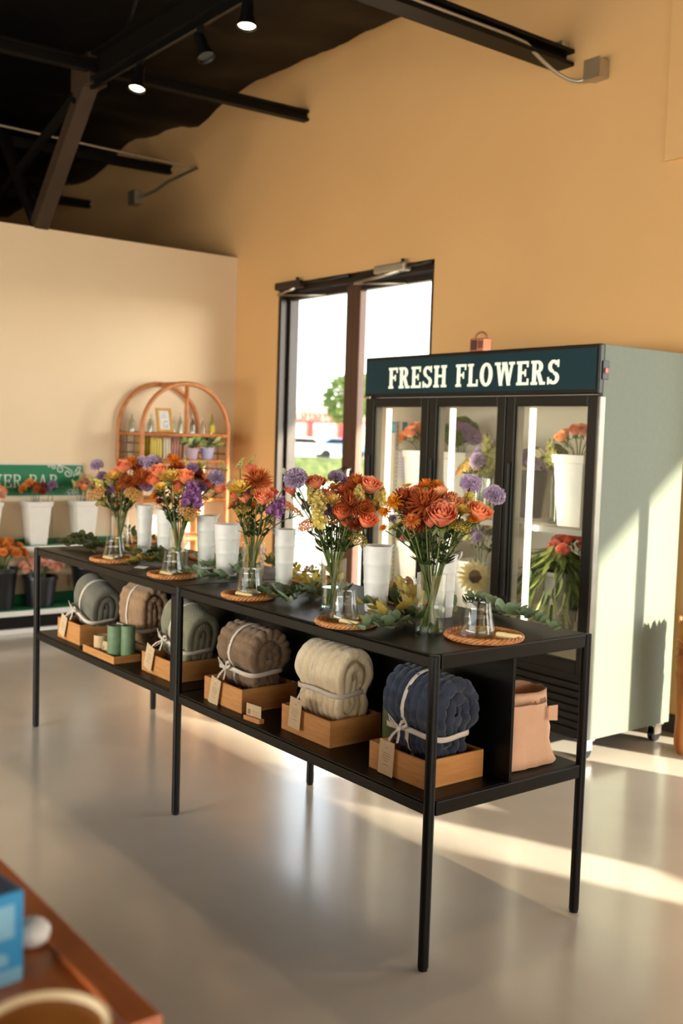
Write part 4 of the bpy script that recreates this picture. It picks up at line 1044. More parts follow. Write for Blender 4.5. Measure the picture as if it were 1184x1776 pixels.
def bucket(label, x, y, r0, r1, h, z=TZ, ang=0, ears=True, tilt=.5):
    t = thing('metal_bucket', label, 'bucket', (x, y, z), ang, 'white metal flower buckets on the table')
    pr = [(0, .002), (r0*.97, 0), (r0, .004)]
    for k in range(1, 41):
        f = k/41; r = r0+(r1-r0)*f
        for c in (.18, .45, .74):
            r += .0028*math.exp(-((f-c)/.016)**2)
        pr.append((r, h*f))
    pr += [(r1, h), (r1+.003, h+.001), (r1+.003, h+.004), (r1-.001, h+.004), (r1-.003, h), (r0*.95, .02), (0, .018)]
    o = MB(); o.lathe(pr, 36); o.build('body', m_bucket, t, smooth=True, sharp=45)
    if ears:
        for s in (-1, 1):
            o = MB(); o.tube([(s*(r1+.001), -.016, h*.93), (s*(r1+.012), -.014, h*.93+.018*tilt*2), (s*(r1+.014), .0, h*.93+.03*tilt*2), (s*(r1+.012), .014, h*.93+.018*tilt*2), (s*(r1+.001), .016, h*.93)], .002, 6)
            o.build('handle', m_bucket, t, smooth=True)
    return t
def wicker_mat(label, x, y, r, z=TZ):
    t = thing('wicker_tray', label, 'tray', (x, y, z), rnd.uniform(0, 3), 'round wicker trays on the table')
    n = 72; rows = []
    nr = 22
    for i in range(nr+1):
        f = i/nr; rr_ = max(.001, r*f*.93); row = []
        for j in range(n):
            a = 2*PI*j/n; w = .0016*math.cos(i*PI)*math.cos(j*PI/1.5) if i < nr else 0
            row.append((rr_*math.cos(a), rr_*math.sin(a), .004+.0012*math.cos(i*PI*.999)+w+.006*max(0, f-.82)/.18))
        rows.append(row)
    o = MB(); o.grid(rows, False, True); o.grid([[(p[0], p[1], .0005) for p in rows[0]], [(p[0], p[1], .0005) for p in rows[-1]], rows[-1]], False, True)
    o.build('woven_disc', m_wicker, t, smooth=True, sharp=60)
    o = MB()
    for s in range(3):
        pts = []; m = 120
        for j in range(m):
            a = 2*PI*j/m; ph = 14*a+s*2.094
            pts.append(((r*.955+.0055*math.cos(ph))*math.cos(a), (r*.955+.0055*math.cos(ph))*math.sin(a), .0115+.0050*math.sin(ph)))
        o.tube(pts, .0052, 5, closed=True)
    o.build('braided_rim', m_wicker, t, smooth=True)
    return t
def taper(label, x, y, z, rz, L=.085, r=.0095):
    t = thing('cream_candle', label, 'candle', (x, y, z+r), rz)
    o = MB(); o.tube([(-L/2, 0, 0), (-L/2+.004, 0, 0), (-L*.12, 0, 0), (-L*.10, 0, 0), (L*.3, 0, 0), (L/2-.004, 0, 0), (L/2, 0, 0)], [r*.8, r, r, r*.9, r*.95, r*.9, r*.6], 14)
    o.build('wax', mat('ivory_wax', (226,204,152), .5, var=.04), t, smooth=True, sharp=50)
ORD = ('nearest', 'second nearest', 'middle', 'fourth', 'farthest')
VX = [(-.245, .205, .0465, .195), (-.752, .200, .045, .185), (-1.300, .215, .0445, .185), (-1.948, .235, .044, .185), (-2.60, .265, .042, .185)]
for i, (x, y, r, h) in enumerate(VX):
    cyl_vase('%s clear cylinder vase holding a mixed bouquet on the table' % ORD[i].replace('fourth', 'second farthest'), x, y, r, h)
MX = [(-.088, .295, .122), (-.50, .065, .100), (-1.125, .085, .100), (-1.745, .10, .105), (-2.33, .11, .112)]
TU = [(-.165, .385, 1.03), (-.552, .120, .98), (-1.165, .115, .98), (-1.80, .12, .95), (-2.38, .115, 1.0)]
for i, (x, y, r) in enumerate(MX):
    k = ('nearest', 'second nearest', 'middle', 'second farthest', 'farthest')[i]
    if i == 0: x, y = -.105, .305
    w = wicker_mat('%s round wicker tray on the front of the table' % k, x, y, r)
    tx, ty = [( -.128, .300), (-.535, .085), (-1.15, .105), (-1.775, .115), (-2.365, .125)][i]
    tumbler('ribbed glass tumbler of water on the %s wicker tray' % k, tx, ty, TZ+.0075, TU[i][2])
    cxx, cyy_, rz_ = [(-.035, .345, .35), (-.455, .045, .15), (-1.10, .050, .2), (-1.735, .065, .1), (-2.32, .075, .1)][i]
    taper('cream candle stub lying on the %s wicker tray' % k, cxx, cyy_, TZ+.0075, rz_)
    if i in (1, 2):
        t = thing('kraft_envelope', 'small brown kraft card on the %s wicker tray' % k, 'card', (tx-.062, ty-.006, TZ+.0078), .4)
        o = MB(); o.poly([(-.018, -.012, 0), (.014, -.015, 0), (.02, .014, .012), (-.012, .016, .014)], (0, 0, .001)); o.build('paper', mat('dark_kraft', (150,104,66), .85), t)
# back row of trays and glasses
for i, (x, y) in enumerate(((-.76, .575), (-1.36, .57), (-2.24, .57), (-2.88, .43))):
    k = ('nearest', 'second', 'third', 'farthest')[i]
    wicker_mat('wicker tray in the back row, %s from the camera' % k, x, y, .098)
    tumbler('glass tumbler on the back row tray, %s from the camera' % k, x-.02, y+.01, TZ+.0075, .8)
BX = [(-.668, .330, .040, .0525, .232, 'white metal bucket between the two nearest bouquets'), (-.475, .470, .038, .050, .215, 'white metal bucket right behind the nearest vase'),
      (-1.255, .335, .032, .042, .238, 'slim white metal bucket behind the middle vase'), (-1.700, .34, .044, .058, .22, 'white metal bucket with square ear left of the middle vase'),
      (-1.93, .37, .036, .047, .238, 'slim white metal bucket right of the second farthest vase'), (-2.38, .41, .042, .054, .232, 'white metal bucket between the two farthest vases'),
      (-2.55, .375, .032, .042, .24, 'slim white metal bucket right behind the farthest vase')]
for x, y, r0, r1, h, lb in BX: bucket(lb, x, y, r0, r1, h, ang=rnd.uniform(-.3, .3)+.6)

# ------------------------------------------------------------------ bouquets: (kind, pixel x, pixel y, radius in px, depth offset in m)
BQ = [
 [('mr',737,868,30,-.05),('mr',700,860,25,.0),('md',712,888,24,.01),('md',727,905,23,.0),('mr',752,888,22,-.02),('do',739,838,17,.02),('do',758,838,13,.04),('do',722,847,12,.05),
  ('my',682,868,17,-.03),('my',666,886,12,.0),('do',664,914,8,.0),('mo',713,901,15,-.05),('ro',766,894,29,-.07),('ro',831,890,24,-.02),('rp',762,852,17,.04),('rp',783,875,21,.0),
  ('mo',782,861,18,.03),('sl',816,840,17,.0),('sl',857,860,17,-.01),('st',813,862,13,.05),('yg',801,888,13,-.03),('yg',815,905,10,-.03),('my',822,898,10,-.04),('lv',769,876,10,-.04),
  ('yy',797,911,17,-.02),('st',778,910,11,.03),('yy',690,912,15,.06),('pk',699,937,8,.10),('ro',722,852,17,.06),('lv',680,900,6,.04),('mr',716,872,20,.03),('ro',746,905,14,-.03),('mo',690,880,14,.02),('rp',800,872,15,.03),('md',742,856,18,.03),('st',822,882,12,.0),('sl',768,862,9,.05),('yg',706,845,9,.03)],
 [('sl',513,831,18,-.03),('sl',583,828,13,.05),('rr',505,849,13,.0),('ro',545,838,19,.0),('ro',643,842,20,-.03),('rr',592,889,19,-.04),('rr',637,902,20,-.05),('rr',597,851,17,.03),
  ('do',559,833,12,.02),('my',577,843,12,.02),('do',590,841,9,.05),('mr',619,834,21,.0),('mr',610,870,26,-.06),('mr',628,878,24,-.05),('md',616,906,16,-.04),('yg',576,872,14,-.05),
  ('st',553,868,15,-.05),('st',552,897,15,-.06),('sn',536,846,9,-.02),('yp',534,910,15,-.01),('yy',620,934,16,.0),('ya',575,901,12,-.02),('lv',568,885,12,.0),('lv',532,878,9,.02),
  ('st',622,856,12,-.06),('st',660,861,13,.0),('wh',495,823,8,-.02),('ro',560,855,13,.05),('mr',600,850,20,.01),('ro',575,858,13,.02),('rr',600,905,14,-.02),('st',540,862,11,-.02),('mo',585,880,14,.01),('lv',600,835,8,.05),('my',655,880,9,.01),('rp',625,855,14,.02)],
 [('mr',447,828,25,-.03),('mo',428,840,17,.0),('rr',435,812,12,.03),('ro',457,863,19,-.06),('ro',425,862,15,.0),('rp',460,842,14,.0),('yg',415,852,19,-.04),('sp',481,880,16,-.05),
  ('ya',512,886,15,.02),('yp',497,876,12,.0),('sn',418,802,9,.0),('sn',436,800,9,.03),('lv',432,850,9,.0),('do',440,874,12,.02),('yy',421,884,12,.0),('md',436,852,15,.02),
  ('rr',409,858,13,.0),('wh',497,834,7,.03),('mo',404,875,12,.02),('mr',440,845,18,.02),('rr',470,855,13,.0),('mo',420,870,13,.02),('rp',432,832,13,.03),('yg',445,858,11,-.02),('sl',404,842,10,.03),('md',455,880,12,.03)],
 [('ro',276,817,16,-.04),('ro',321,827,17,-.05),('rr',270,833,16,-.01),('yg',294,832,18,-.06),('yg',279,848,11,-.05),('sp',333,857,20,-.06),('ya',328,884,16,-.04),('sl',265,803,14,.02),
  ('do',302,796,13,.0),('do',295,790,8,.02),('md',344,822,13,.0),('rp',340,835,14,.02),('mr',310,808,14,.02),('sn',325,805,9,.0),('sn',352,806,9,.02),('lv',333,812,9,-.02),
  ('rr',363,840,12,-.01),('ro',380,848,13,.0),('sl',375,829,13,-.03),('md',276,852,14,.01),('do',266,860,9,.0),('sn',388,808,9,.03),('yy',328,899,8,-.02),('md',276,868,8,.0),('yy',352,862,9,.02),('mr',300,815,16,.01),('rr',310,842,14,-.02),('mo',340,848,12,.0),('md',290,868,11,.03),('rp',355,828,12,.02),('yg',310,856,10,-.03),('st',345,810,9,.03),('lv',350,845,9,-.02)],
 [('ro',214,810,15,-.04),('do',228,798,12,.0),('mr',220,832,16,-.03),('mr',246,826,19,-.03),('md',242,838,14,.0),('rr',251,832,11,-.01),('yg',196,831,14,-.01),('sl',168,807,10,-.02),('lv',177,826,8,.0),
  ('ya',168,856,15,-.02),('ya',231,857,13,-.05),('st',182,843,11,.02),('sn',157,830,8,.04),('lv',252,842,11,.0),('sl',247,802,11,.03),('lv',192,850,7,.0),('md',238,810,12,.02),
  ('mo',208,846,12,.0),('yy',176,870,10,.0),('md',204,822,10,.03),('mr',232,846,15,.0),('md',212,842,13,.02),('rp',262,820,12,.02),('mo',236,812,12,.02),('yg',210,826,9,-.02),('lv',220,852,8,.0),('st',172,838,9,.03),('rr',200,820,11,.02)],
]
for b, lst in enumerate(BQ):
    vx, vy, vr, vh = VX[b]
    D = depth_of((vx, vy, TZ+.25)); cxp = sum(q[1] for q in lst)/len(lst)
    groups = {}
    for q in lst: groups.setdefault(KINDS[q[0]][3], []).append(q)
    for look, qs in groups.items():
        qs.sort(key=lambda q: q[1]); rk = ranks(len(qs))
        for q, w in zip(qs, rk):
            k, u, v, rpx, off = q
            tip = at_depth(u, v, D+off*1.25)
            size = rpx*D/F_PX*1.22
            if GEO and KINDS[k][0] in ('spike',): size *= .5
            if KINDS[k][0] == 'stock': size *= .8
            ax = Vector((vx, vy, TZ+vh))
            out = (tip - Vector((vx, vy, TZ+.16))).normalized()
            tocam = (CAM-tip).normalized()
            face = out*.9 + tocam*(.55 if off < .02 else .15) + Vector((0, 0, .25))
            if KINDS[k][0] in ('spike', 'stock'): face = out*1.0 + R_*rnd.choice((-.9, .9))*(1 if KINDS[k][0] == 'spike' else .3) + Vector((0, 0, .3))
            a = math.atan2(tip.y-vy, tip.x-vx); rr_ = vr*.72*min(1, math.hypot(tip.x-vx, tip.y-vy)/.07)*rnd.uniform(.7, 1)
            mid = Vector((vx+rr_*math.cos(a), vy+rr_*math.sin(a), TZ+vh+.004))
            a2 = a+PI+rnd.uniform(-.7, .7); r2 = vr*rnd.uniform(.2, .72)
            base = Vector((vx+r2*math.cos(a2), vy+r2*math.sin(a2), TZ+.0135))
            pts = [base + (mid-base)*(i/4) for i in range(4)] + bez(mid, mid+(mid-base).normalized()*.35*(tip-mid).length, tip-face.normalized()*size*.8, 6)
            flower(k, '%s%s in the %s vase bouquet' % (w, look, ORD[b].replace('fourth', 'second farthest')), tip, face, size, base, mid, rnd.uniform(.0016, .0026), leaves=4, pts=pts)

# ------------------------------------------------------------------ eucalyptus and leafy sprigs lying on the table
ROUND = {c: leaf_mesh('leaf', m, 1, .42, 'round', .12, .25) for c, m in (('e', m_euc), ('y', m_euc_y), ('d', m_euc_d), ('b', m_brownleaf), ('g', m_leaf))}
LONG = {c: leaf_mesh('leaf', m, 1, .16, 'point', .2, .3) for c, m in (('e', m_euc), ('y', m_euc_y), ('d', m_euc_d), ('g', m_leaf), ('b', m_brownleaf))}
OVAL = {c: leaf_mesh('leaf', m, 1, .30, 'point', .15, .35) for c, m in (('e', m_euc), ('y', m_euc_y), ('d', m_euc_d), ('g', m_leaf), ('b', m_brownleaf))}
def sprig(label, p0, p1, n, cols, shape, size, seed, lift=.02, arch=.03, name='eucalyptus_sprig', cat='sprig', spread=.9, group=None, drop=None):
    q = random.Random(seed); p0 = Vector(p0); p1 = Vector(p1); t = thing(name, label, cat, p0, 0, group)
    mid = (p0+p1)/2 + Vector((q.uniform(-.03, .03), q.uniform(-.03, .03), arch))
    path = [p-p0 for p in bez(p0+Vector((0, 0, .003)), mid, p1+Vector((0, 0, lift)), 9)]
    if drop is not None: path[-1] = Vector(drop)-p0; path[-2] = path[-2]*.5+path[-1]*.5+Vector((0,0,.01))
    o = MB(); o.tube(path, [.0022-.0012*i/8 for i in range(9)], 5); o.build('stem', m_twig, t, smooth=True)
    S = {'round': ROUND, 'long': LONG, 'oval': OVAL}[shape]
    d0 = (p1-p0).normalized()
    for i in range(n):
        f = .08+.92*i/max(1, n-1); x = f*8; j = min(7, int(x)); p = path[j].lerp(path[j+1], x-j)
        s = 1 if i % 2 else -1
        ang = spread*s*q.uniform(.6, 1.4) if i < n-1 else 0
        d = Matrix.Rotation(ang, 3, 'Z') @ d0; d.z = q.uniform(-.05, 1.0)
        zz = p.z+p0.z
        if zz-TZ < .012: d.z = max(d.z, .2)
        T = Matrix.Translation(p) @ d.to_track_quat('X', 'Z').to_matrix().to_4x4() @ RX(q.uniform(-.7, .7))
        link('leaf', S[q.choice(cols)], t, mtx=T @ Matrix.Scale(size*q.uniform(.7, 1.2)*(1-.35*f), 4))
    return t
def tp(u, v, dz=0): p = on_z(u, v, TZ); p.z += dz+.003; p.y = min(p.y, .655); return p
SP = [  # label, pixel start, pixel end, leaves, colours, shape, size
 ('large pale green leaves at the foot of the nearest vase', (735,1072), (640,1098), 9, 'ey', 'oval', .062),
 ('leafy green sprig over the table edge left of the nearest vase', (715,1085), (665,1102), 7, 'e', 'oval', .055),
 ('yellow green upright leaves left of the nearest vase', (725,1070), (700,1040), 9, 'y', 'oval', .058),
 ('dark leaves lying between the two nearest trays', (700,1062), (645,1052), 8, 'dg', 'oval', .045),
 ('dry brown leaves beside the nearest white bucket', (720,1040), (668,1032), 6, 'b', 'oval', .06),
 ('silver eucalyptus branch behind the nearest tumbler', (872,1066), (962,1100), 11, 'e', 'round', .040),
 ('silver eucalyptus tuft right of the nearest tumbler', (872,1070), (912,1048), 9, 'e', 'round', .040),
 ('small green sprig left of the nearest tumbler', (838,1062), (812,1056), 4, 'g', 'oval', .035),
 ('yellow round eucalyptus leaves beside the second nearest vase', (560,1030), (490,1012), 10, 'y', 'round', .042),
 ('dark green eucalyptus on the table edge by the second vase', (565,1040), (480,1045), 10, 'ed', 'oval', .046),
 ('dark eucalyptus sprig under the second nearest bouquet', (545,1022), (505,1052), 8, 'ge', 'oval', .045),
 ('bright green leafy tuft behind the second nearest vase', (600,1035), (615,1000), 8, 'gy', 'oval', .042),
 ('fresh green sprig right of the nearest white bucket', (675,1045), (715,1020), 8, 'gy', 'oval', .04),
 ('green leafy tuft behind the middle wicker tray', (530,1000), (500,980), 8, 'gy', 'oval', .036),
 ('silver dollar eucalyptus cluster left of the middle tray', (425,1002), (352,990), 12, 'e', 'round', .044),
 ('round leaved eucalyptus sprig on the table edge by the middle leg', (400,1010), (345,1012), 10, 'e', 'round', .038),
 ('long leaved green branch left of the middle vase', (385,1000), (432,975), 9, 'eg', 'long', .07),
 ('lime green leaves below the square eared bucket', (372,995), (385,972), 6, 'y', 'round', .04),
 ('feathery green sprig beside the middle vase', (410,1000), (445,992), 9, 'g', 'long', .045),
 ('dark olive leaves between the two farthest trays', (300,985), (232,975), 12, 'd', 'round', .042),
 ('brown olive eucalyptus sprig left of the second farthest tray', (285,980), (225,985), 9, 'dy', 'round', .038),
 ('dark green leaves under the second farthest vase', (300,972), (262,965), 9, 'gd', 'round', .04),
 ('bright green tuft between the farthest buckets', (252,955), (248,930), 10, 'gy', 'oval', .040),
 ('green leafy sprig behind the second farthest bucket', (295,955), (300,935), 7, 'gy', 'oval', .034),
 ('dark olive eucalyptus pile at the far left table end', (185,955), (105,948), 14, 'd', 'round', .042),
 ('second olive eucalyptus sprig at the far left table end', (170,945), (125,940), 12, 'd', 'round', .044),
 ('olive sprig beside the farthest wicker tray', (165,960), (120,952), 9, 'dg', 'round', .036),
]
for i, (lb, a, b, n, c, sh, sz) in enumerate(SP):
    sprig(lb, tp(*a), tp(*b), int(n*2.1)+3, c, sh, sz*1.3, 100+i, lift=.015 if 'tuft' not in lb and 'upright' not in lb else .05, arch=.05, cat='sprig')
SP2 = [
 ('grey green leaves tucked behind the nearest vase on the tabletop', (790,1068), (735,1052), 8, 'e', 'oval', .045),
 ('olive leaves lying right under the nearest bouquet stems', (700,1078), (742,1098), 7, 'dg', 'oval', .042),
 ('long twig with sparse leaves over the front table edge', (690,1090), (612,1108), 5, 'e', 'oval', .05),
 ('dark leaves between the second vase and its white bucket', (600,1048), (560,1034), 8, 'd', 'oval', .04),
 ('green leaves behind the two nearest white buckets', (720,1022), (760,1012), 8, 'g', 'oval', .042),
 ('small yellow leaves at the back edge behind the second vase', (565,1012), (530,1004), 8, 'y', 'oval', .036),
 ('dark round leaves on the front edge right of the middle tray', (505,1048), (455,1040), 8, 'ed', 'round', .04),
 ('olive leaves hanging over the edge near the middle leg', (360,1008), (318,1004), 7, 'ed', 'round', .036),
 ('grey green leaves right of the second farthest tray', (375,985), (340,975), 9, 'e', 'round', .036),
 ('brown tinged leaves left of the farthest vase', (250,972), (215,962), 9, 'dy', 'round', .036),
 ('mossy green leaves piled at the foot of the farthest vase', (205,955), (150,962), 9, 'd', 'round', .036),
 ('bright leaves beside the square eared bucket', (440,985), (400,972), 8, 'gy', 'oval', .036),
 ('dark green leaves at the back edge behind the middle bucket', (500,1000), (455,985), 8, 'g', 'oval', .038),
 ('pale leaves at the foot of the nearest white bucket', (660,1066), (625,1062), 6, 'ey', 'oval', .04)]
for i, (lb, a, b, n, c, sh, sz) in enumerate(SP2):
    sprig(lb, tp(*a), tp(*b), int(n*2)+3, c, sh, sz*1.3, 300+i, lift=.025, arch=.05)
m_note = mat('white_note', (228,226,224), .8)
t = thing('folded_note', 'small white folded note under the leaves by the second farthest tray', 'note', tp(245, 985)+Vector((0, 0, -.003)), .4)
o = MB(); o.poly([(-.03, -.015, .0005), (.03, -.015, .0005), (.03, .015, .006), (-.03, .015, .006)], (0, 0, .001)); o.build('paper', m_note, t)
# ------------------------------------------------------------------ flower bar on the partition
sg = thing('flower_bar_sign', 'green sign board lettered for a flower bar on the partition', 'sign', (XP, .85, 1.145))
ys0, ys1 = -.62, .585
o = MB(); o.box(0, .018, ys0, ys1, -.135, .13); o.build('white_backing', m_white, sg, bevel=.003)
o = MB(); o.box(.018, .021, ys0+.008, ys1-.006, -.122, .118); o.build('green_face', m_green, sg)
letters('FLOWER BAR', -.395, .373, -.058, .10, .021, .0012, sg, m_signwhite, along='y', th=(.10, .07), gap=.14)
def swirl(pts, r=.0045):
    o = MB(); o.tube([(.0225, a, b) for a, b in pts], r, 5, flat=1.0); o.build('scroll_ornament', m_signwhite, sg, smooth=True)
def spiral(cy_, cz_, r0, a0, turns, s=1): return [(cy_+s*r0*(1-.75*i/24)*math.cos(a0+turns*2*PI*i/24), cz_+r0*(1-.75*i/24)*math.sin(a0+turns*2*PI*i/24)) for i in range(25)]
swirl(spiral(.395, .085, .032, 1.5, 1.2)); swirl(spiral(.455, .055, .034, .4, -1.2)); swirl(spiral(.34, .105, .02, 2, 1.1))
swirl([(.37, .117), (.42, .105), (.46, .09), (.49, .07)]); swirl(spiral(.30, .11, .012, 0, 1))
def leaf_outline(y, z, a, l, w):
    pts = []
    for i in range(21):
        t_ = 2*PI*i/20; px, pz = l*(.5-.5*math.cos(t_)), w*math.sin(t_)*math.sin(t_/2)
        pts.append((y+px*math.cos(a)-pz*math.sin(a), z+px*math.sin(a)+pz*math.cos(a)))
    swirl(pts, .003)
for y, z, a, l in ((.50, .03, .9, .085), (.53, .035, 1.3, .075), (.55, .04, .5, .03), (.50, -.115, 1.2, .07), (.535, -.115, 1.8, .06), (.46, -.115, 1.0, .05)): leaf_outline(y, z, a, l, .018)
o = MB(); q = random.Random(2)
for i in range(34):
    y, z = q.uniform(.40, .56), q.choice((q.uniform(-.11, -.05), q.uniform(.0, .08)))
    o.box(.021, .0222, y, y+.004, z, z+.004)
tag(o.build('dot_ornament', m_signwhite, sg), kind='stuff')
st = thing('flower_bar_shelf', 'two-tier white and green display shelf along the partition', 'shelf', (XP, .55, 0))
yA, yB = -1.6, 1.22
for z, d, g in ((.655, .235, 1), (.18, .315, 1)):
    o = MB(); o.box(0.012, d, yA, yB, z-.045, z-.004); o.build('white_shelf_board', m_white, st, bevel=.004)
    o = MB(); o.box(0.012, d-.006, yA+.006, yB-.006, z-.004, z); o.build('green_shelf_liner', m_green, st)
    o = MB(); o.box(0.012, .02, yA, yB, z, z+.075 if z < .3 else z+.03); o.build('green_back_strip', m_green, st)
for y in (yA+.06, .0, yB-.06):
    o = MB(); o.box(.014, .05, y-.03, y+.03, .0, .61); o.build('upright', mat('cream_upright', (226,206,170), .6), st, bevel=.003)
o = MB(); o.box(.10, .30, yA+.02, yB-.02, .0, .035); o.build('white_foot_rail', m_white, st, bevel=.003)
o = MB(); o.box(.05, .26, yA+.02, yB-.02, .035, .135); o.build('dark_kickboard', m_blackflat, st)
def square_vase(label, x, y, z, w0, w1, h, group='white square vases'):
    t = thing('square_vase', label, 'vase', (x, y, z), 0, group)
    o = MB()
    def ring(w, zz): return [(a*w/2, b*w/2, zz) for a, b in ((-1,-1),(1,-1),(1,1),(-1,1))]
    w2 = w0+(w1-w0)*.86
    R = [ring(.002, .001), ring(w0, 0), ring(w2, h*.88), ring(w2+.012, h*.885), ring(w1+.012, h), ring(w1-.004, h), ring(w2-.01, h*.7), ring(w0*.8, .03), ring(.002, .03)]
    o.grid(R, False, True); o.build('body', m_white, t, bevel=.004)
    return t
def bunch(kinds, x, y, z, h0, n, spread, hgt, size, where, grp, seed, leaves=1, dr=(0, 0)):
    """n cut flowers standing in one container whose rim is at z+h0"""
    q = random.Random(seed); todo = {}
    for i in range(n):
        a = i*2.399+q.uniform(-.3, .3); f = math.sqrt((i+.5)/n)
        tip = Vector((x+spread*f*math.cos(a)+dr[0], y+spread*f*math.sin(a)+dr[1], z+h0+hgt*(1-.45*f*f)*q.uniform(.85, 1.1)))
        base = Vector((x+.012*math.cos(a), y+.012*math.sin(a), z+.035)); rim = Vector((x+.035*f*math.cos(a), y+.035*f*math.sin(a), z+h0))
        face = Vector((.9*f*math.cos(a)+.25, .9*f*math.sin(a)-.1, .8))
        todo.setdefault(kinds[i % len(kinds)], []).append((project(tip)[0], tip, face, size*q.uniform(.85, 1.15), base, rim))
    for k, L in todo.items():
        nr = math.ceil(len(L)/11); L.sort(key=lambda e: project(e[1])[1]); per = math.ceil(len(L)/nr)
        names = {1: [''], 2: ['upper row ', 'lower row '], 3: ['top row ', 'middle row ', 'bottom row '], 4: ['top row ', 'upper middle row ', 'lower middle row ', 'bottom row ']}[nr]
        for r_ in range(nr):
            row = sorted(L[r_*per:(r_+1)*per], key=lambda e: e[0])
            for w, (u, tip, face, sz_, base, rim) in zip(ranks(len(row)), row):
                flower(k, '%s%s %s%s' % (w, KINDS[k][3], names[r_], where), tip, face, sz_, base, rim, .002, leaves, grp)
for i, (y, lb) in enumerate(((1.005, 'white square vase right below the sign lettering'), (1.39, 'white square vase at the right end of the flower bar'), (.62, 'white square vase cut off at the left edge'))):
    square_vase(lb, -5.585, y, .655, .125, .185, .335)
bunch(['mr', 'mr', 'or', 'md', 'yg'], -5.585, 1.0, .655, .335, 10, .10, .15, .04, 'in the flower bar vase below the sign', 'rusty mums in the flower bar vase', 31)
bunch(['lv'], -5.56, 1.12, .655, .335, 3, .035, .16, .035, 'at the right side of the flower bar vase below the sign', 'lavender in the flower bar vase', 32)
bunch(['pc', 'pc', 'rp'], -5.585, 1.40, .655, .335, 7, .10, .17, .04, 'in the right end flower bar vase', 'pale blooms in the right end vase', 33)
bunch(['sn'], -5.585, 1.36, .655, .335, 4, .08, .20, .022, 'in the right end flower bar vase', 'pale sprigs in the right end vase', 34)
bunch(['pc', 'rp'], -5.585, .66, .655, .335, 9, .12, .12, .045, 'in the leftmost flower bar vase', 'pale blooms in the leftmost vase', 35)
m_bb = mat('black_plastic_bucket', (20,22,26), .35, var=.05)
def black_bucket(label, x, y, z, r0, r1, h):
    t = thing('black_bucket', label, 'bucket', (x, y, z), 0, 'black flower buckets on the low shelf')
    o = MB(); o.lathe([(0, .002), (r0, 0), (r1*.98, h*.88), (r1*1.03, h*.9), (r1*1.04, h), (r1*.98, h), (r1*.9, h*.8), (r0*.9, .02), (0, .02)], 32); o.build('body', m_bb, t, smooth=True, sharp=40)
zb = .18
for lb, x, y, r0, r1, h in (('large black bucket of orange mums at the left edge', -5.55, .715, .095, .125, .31), ('smaller black bucket of peach carnations', -5.545, 1.025, .10, .13, .235), ('tall black bucket half hidden behind the table end', -5.56, 1.42, .095, .13, .31)):
    black_bucket(lb, x, y, zb, r0, r1, h)
bunch(['or', 'or', 'do'], -5.55, .73, zb, .31, 46, .17, .20, .034, 'in the large left black bucket', 'orange mums in the black bucket', 41, 1)
bunch(['pc'], -5.545, 1.03, zb, .235, 34, .165, .13, .034, 'in the smaller black bucket', 'peach carnations in the black bucket', 42, 1)
bunch(['gr'], -5.56, 1.42, zb, .31, 6, .10, .08, .03, 'in the tall black bucket behind the table end', 'green filler in the tall black bucket', 43, 1)

# ------------------------------------------------------------------ rattan etagere
et = thing('rattan_shelf', 'arched rattan shelf unit standing in the corner', 'shelf', (-5.46, 2.12, 0), 0)
ex0, ex1 = -.22, .15
RB = .019
def arch(x, y0, y1, name='arch_frame', fx=0):
    r = (y1-y0)/2; zc = 1.945-r*.98; c = (y0+y1)/2
    pts = [(x, y0, 0), (x, y0, .5), (x, y0, 1.0)] + [(x, c-r*math.cos(PI*i/24), zc+r*.98*math.sin(PI*i/24)) for i in range(25)] + [(x, y1, 1.0), (x, y1, .5), (x, y1, 0)]
    o = MB(); o.tube(pts, RB, 10); o.build(name, m_rattan, et, smooth=True)
yb0, yb1, yf0, yf1 = -.39, .345, -.37, .42
arch(ex0, yb0, yb1); arch(ex1, yf0, yf1)
for z in (.30, .68, 1.00, 1.315, 1.53):
    o = MB()
    for x, a, b in ((ex0, yb0, yb1), (ex1, yf0, yf1)): o.tube([(x, a, z), (x, b, z)], RB*.85, 8)
    for a, b in ((yb0, yf0), (yb1, yf1)): o.tube([(ex0, a, z), (ex1, b, z)], RB*.8, 8)
    o.build('shelf_frame', m_rattan, et, smooth=True)
    o = MB(); o.box(ex0, ex1, yf0+.0, yb1, z-.004, z+.012); o.build('shelf_board', mat('cane_board', (206,160,110), .6, rgb2=(186,138,90), scale=30), et, bevel=.002)
o = MB(); o.tube([(ex1, (yf0+yf1)/2+.0, 1.53), (ex1, (yf0+yf1)/2, 1.935)], RB*.9, 8); o.build('center_post', m_rattan, et, smooth=True)
o = MB(); o.tube([(ex0, .19, 1.53), (ex0, .19, 1.0)], RB*.9, 8); o.build('center_post', m_rattan, et, smooth=True)
o = MB(); o.tube([(ex0, -.02, 1.945), (ex1, .03, 1.945)], RB*.8, 8); o.build('top_tie', m_rattan, et, smooth=True)
m_lat = mat('dark_cane_lattice', (96,62,36), .6)
for a, b in ((yb0, yf0), (yb1, yf1)):
    for z0, z1 in ((1.0, 1.315), (1.315, 1.53)):
        for f in (.35, .68):
            o = MB(); o.tube([(ex0+(ex1-ex0)*f, a+(b-a)*f, z0), (ex0+(ex1-ex0)*f, a+(b-a)*f, z1)], .006, 6); o.build('lattice_bar', m_lat, et)
    for z in (1.08, 1.17, 1.25, 1.38, 1.455):
        o = MB(); o.tube([(ex0, a, z), (ex1, b, z)], .006, 6); o.build('lattice_bar', m_lat, et)
EX, EY = -5.46, 2.12
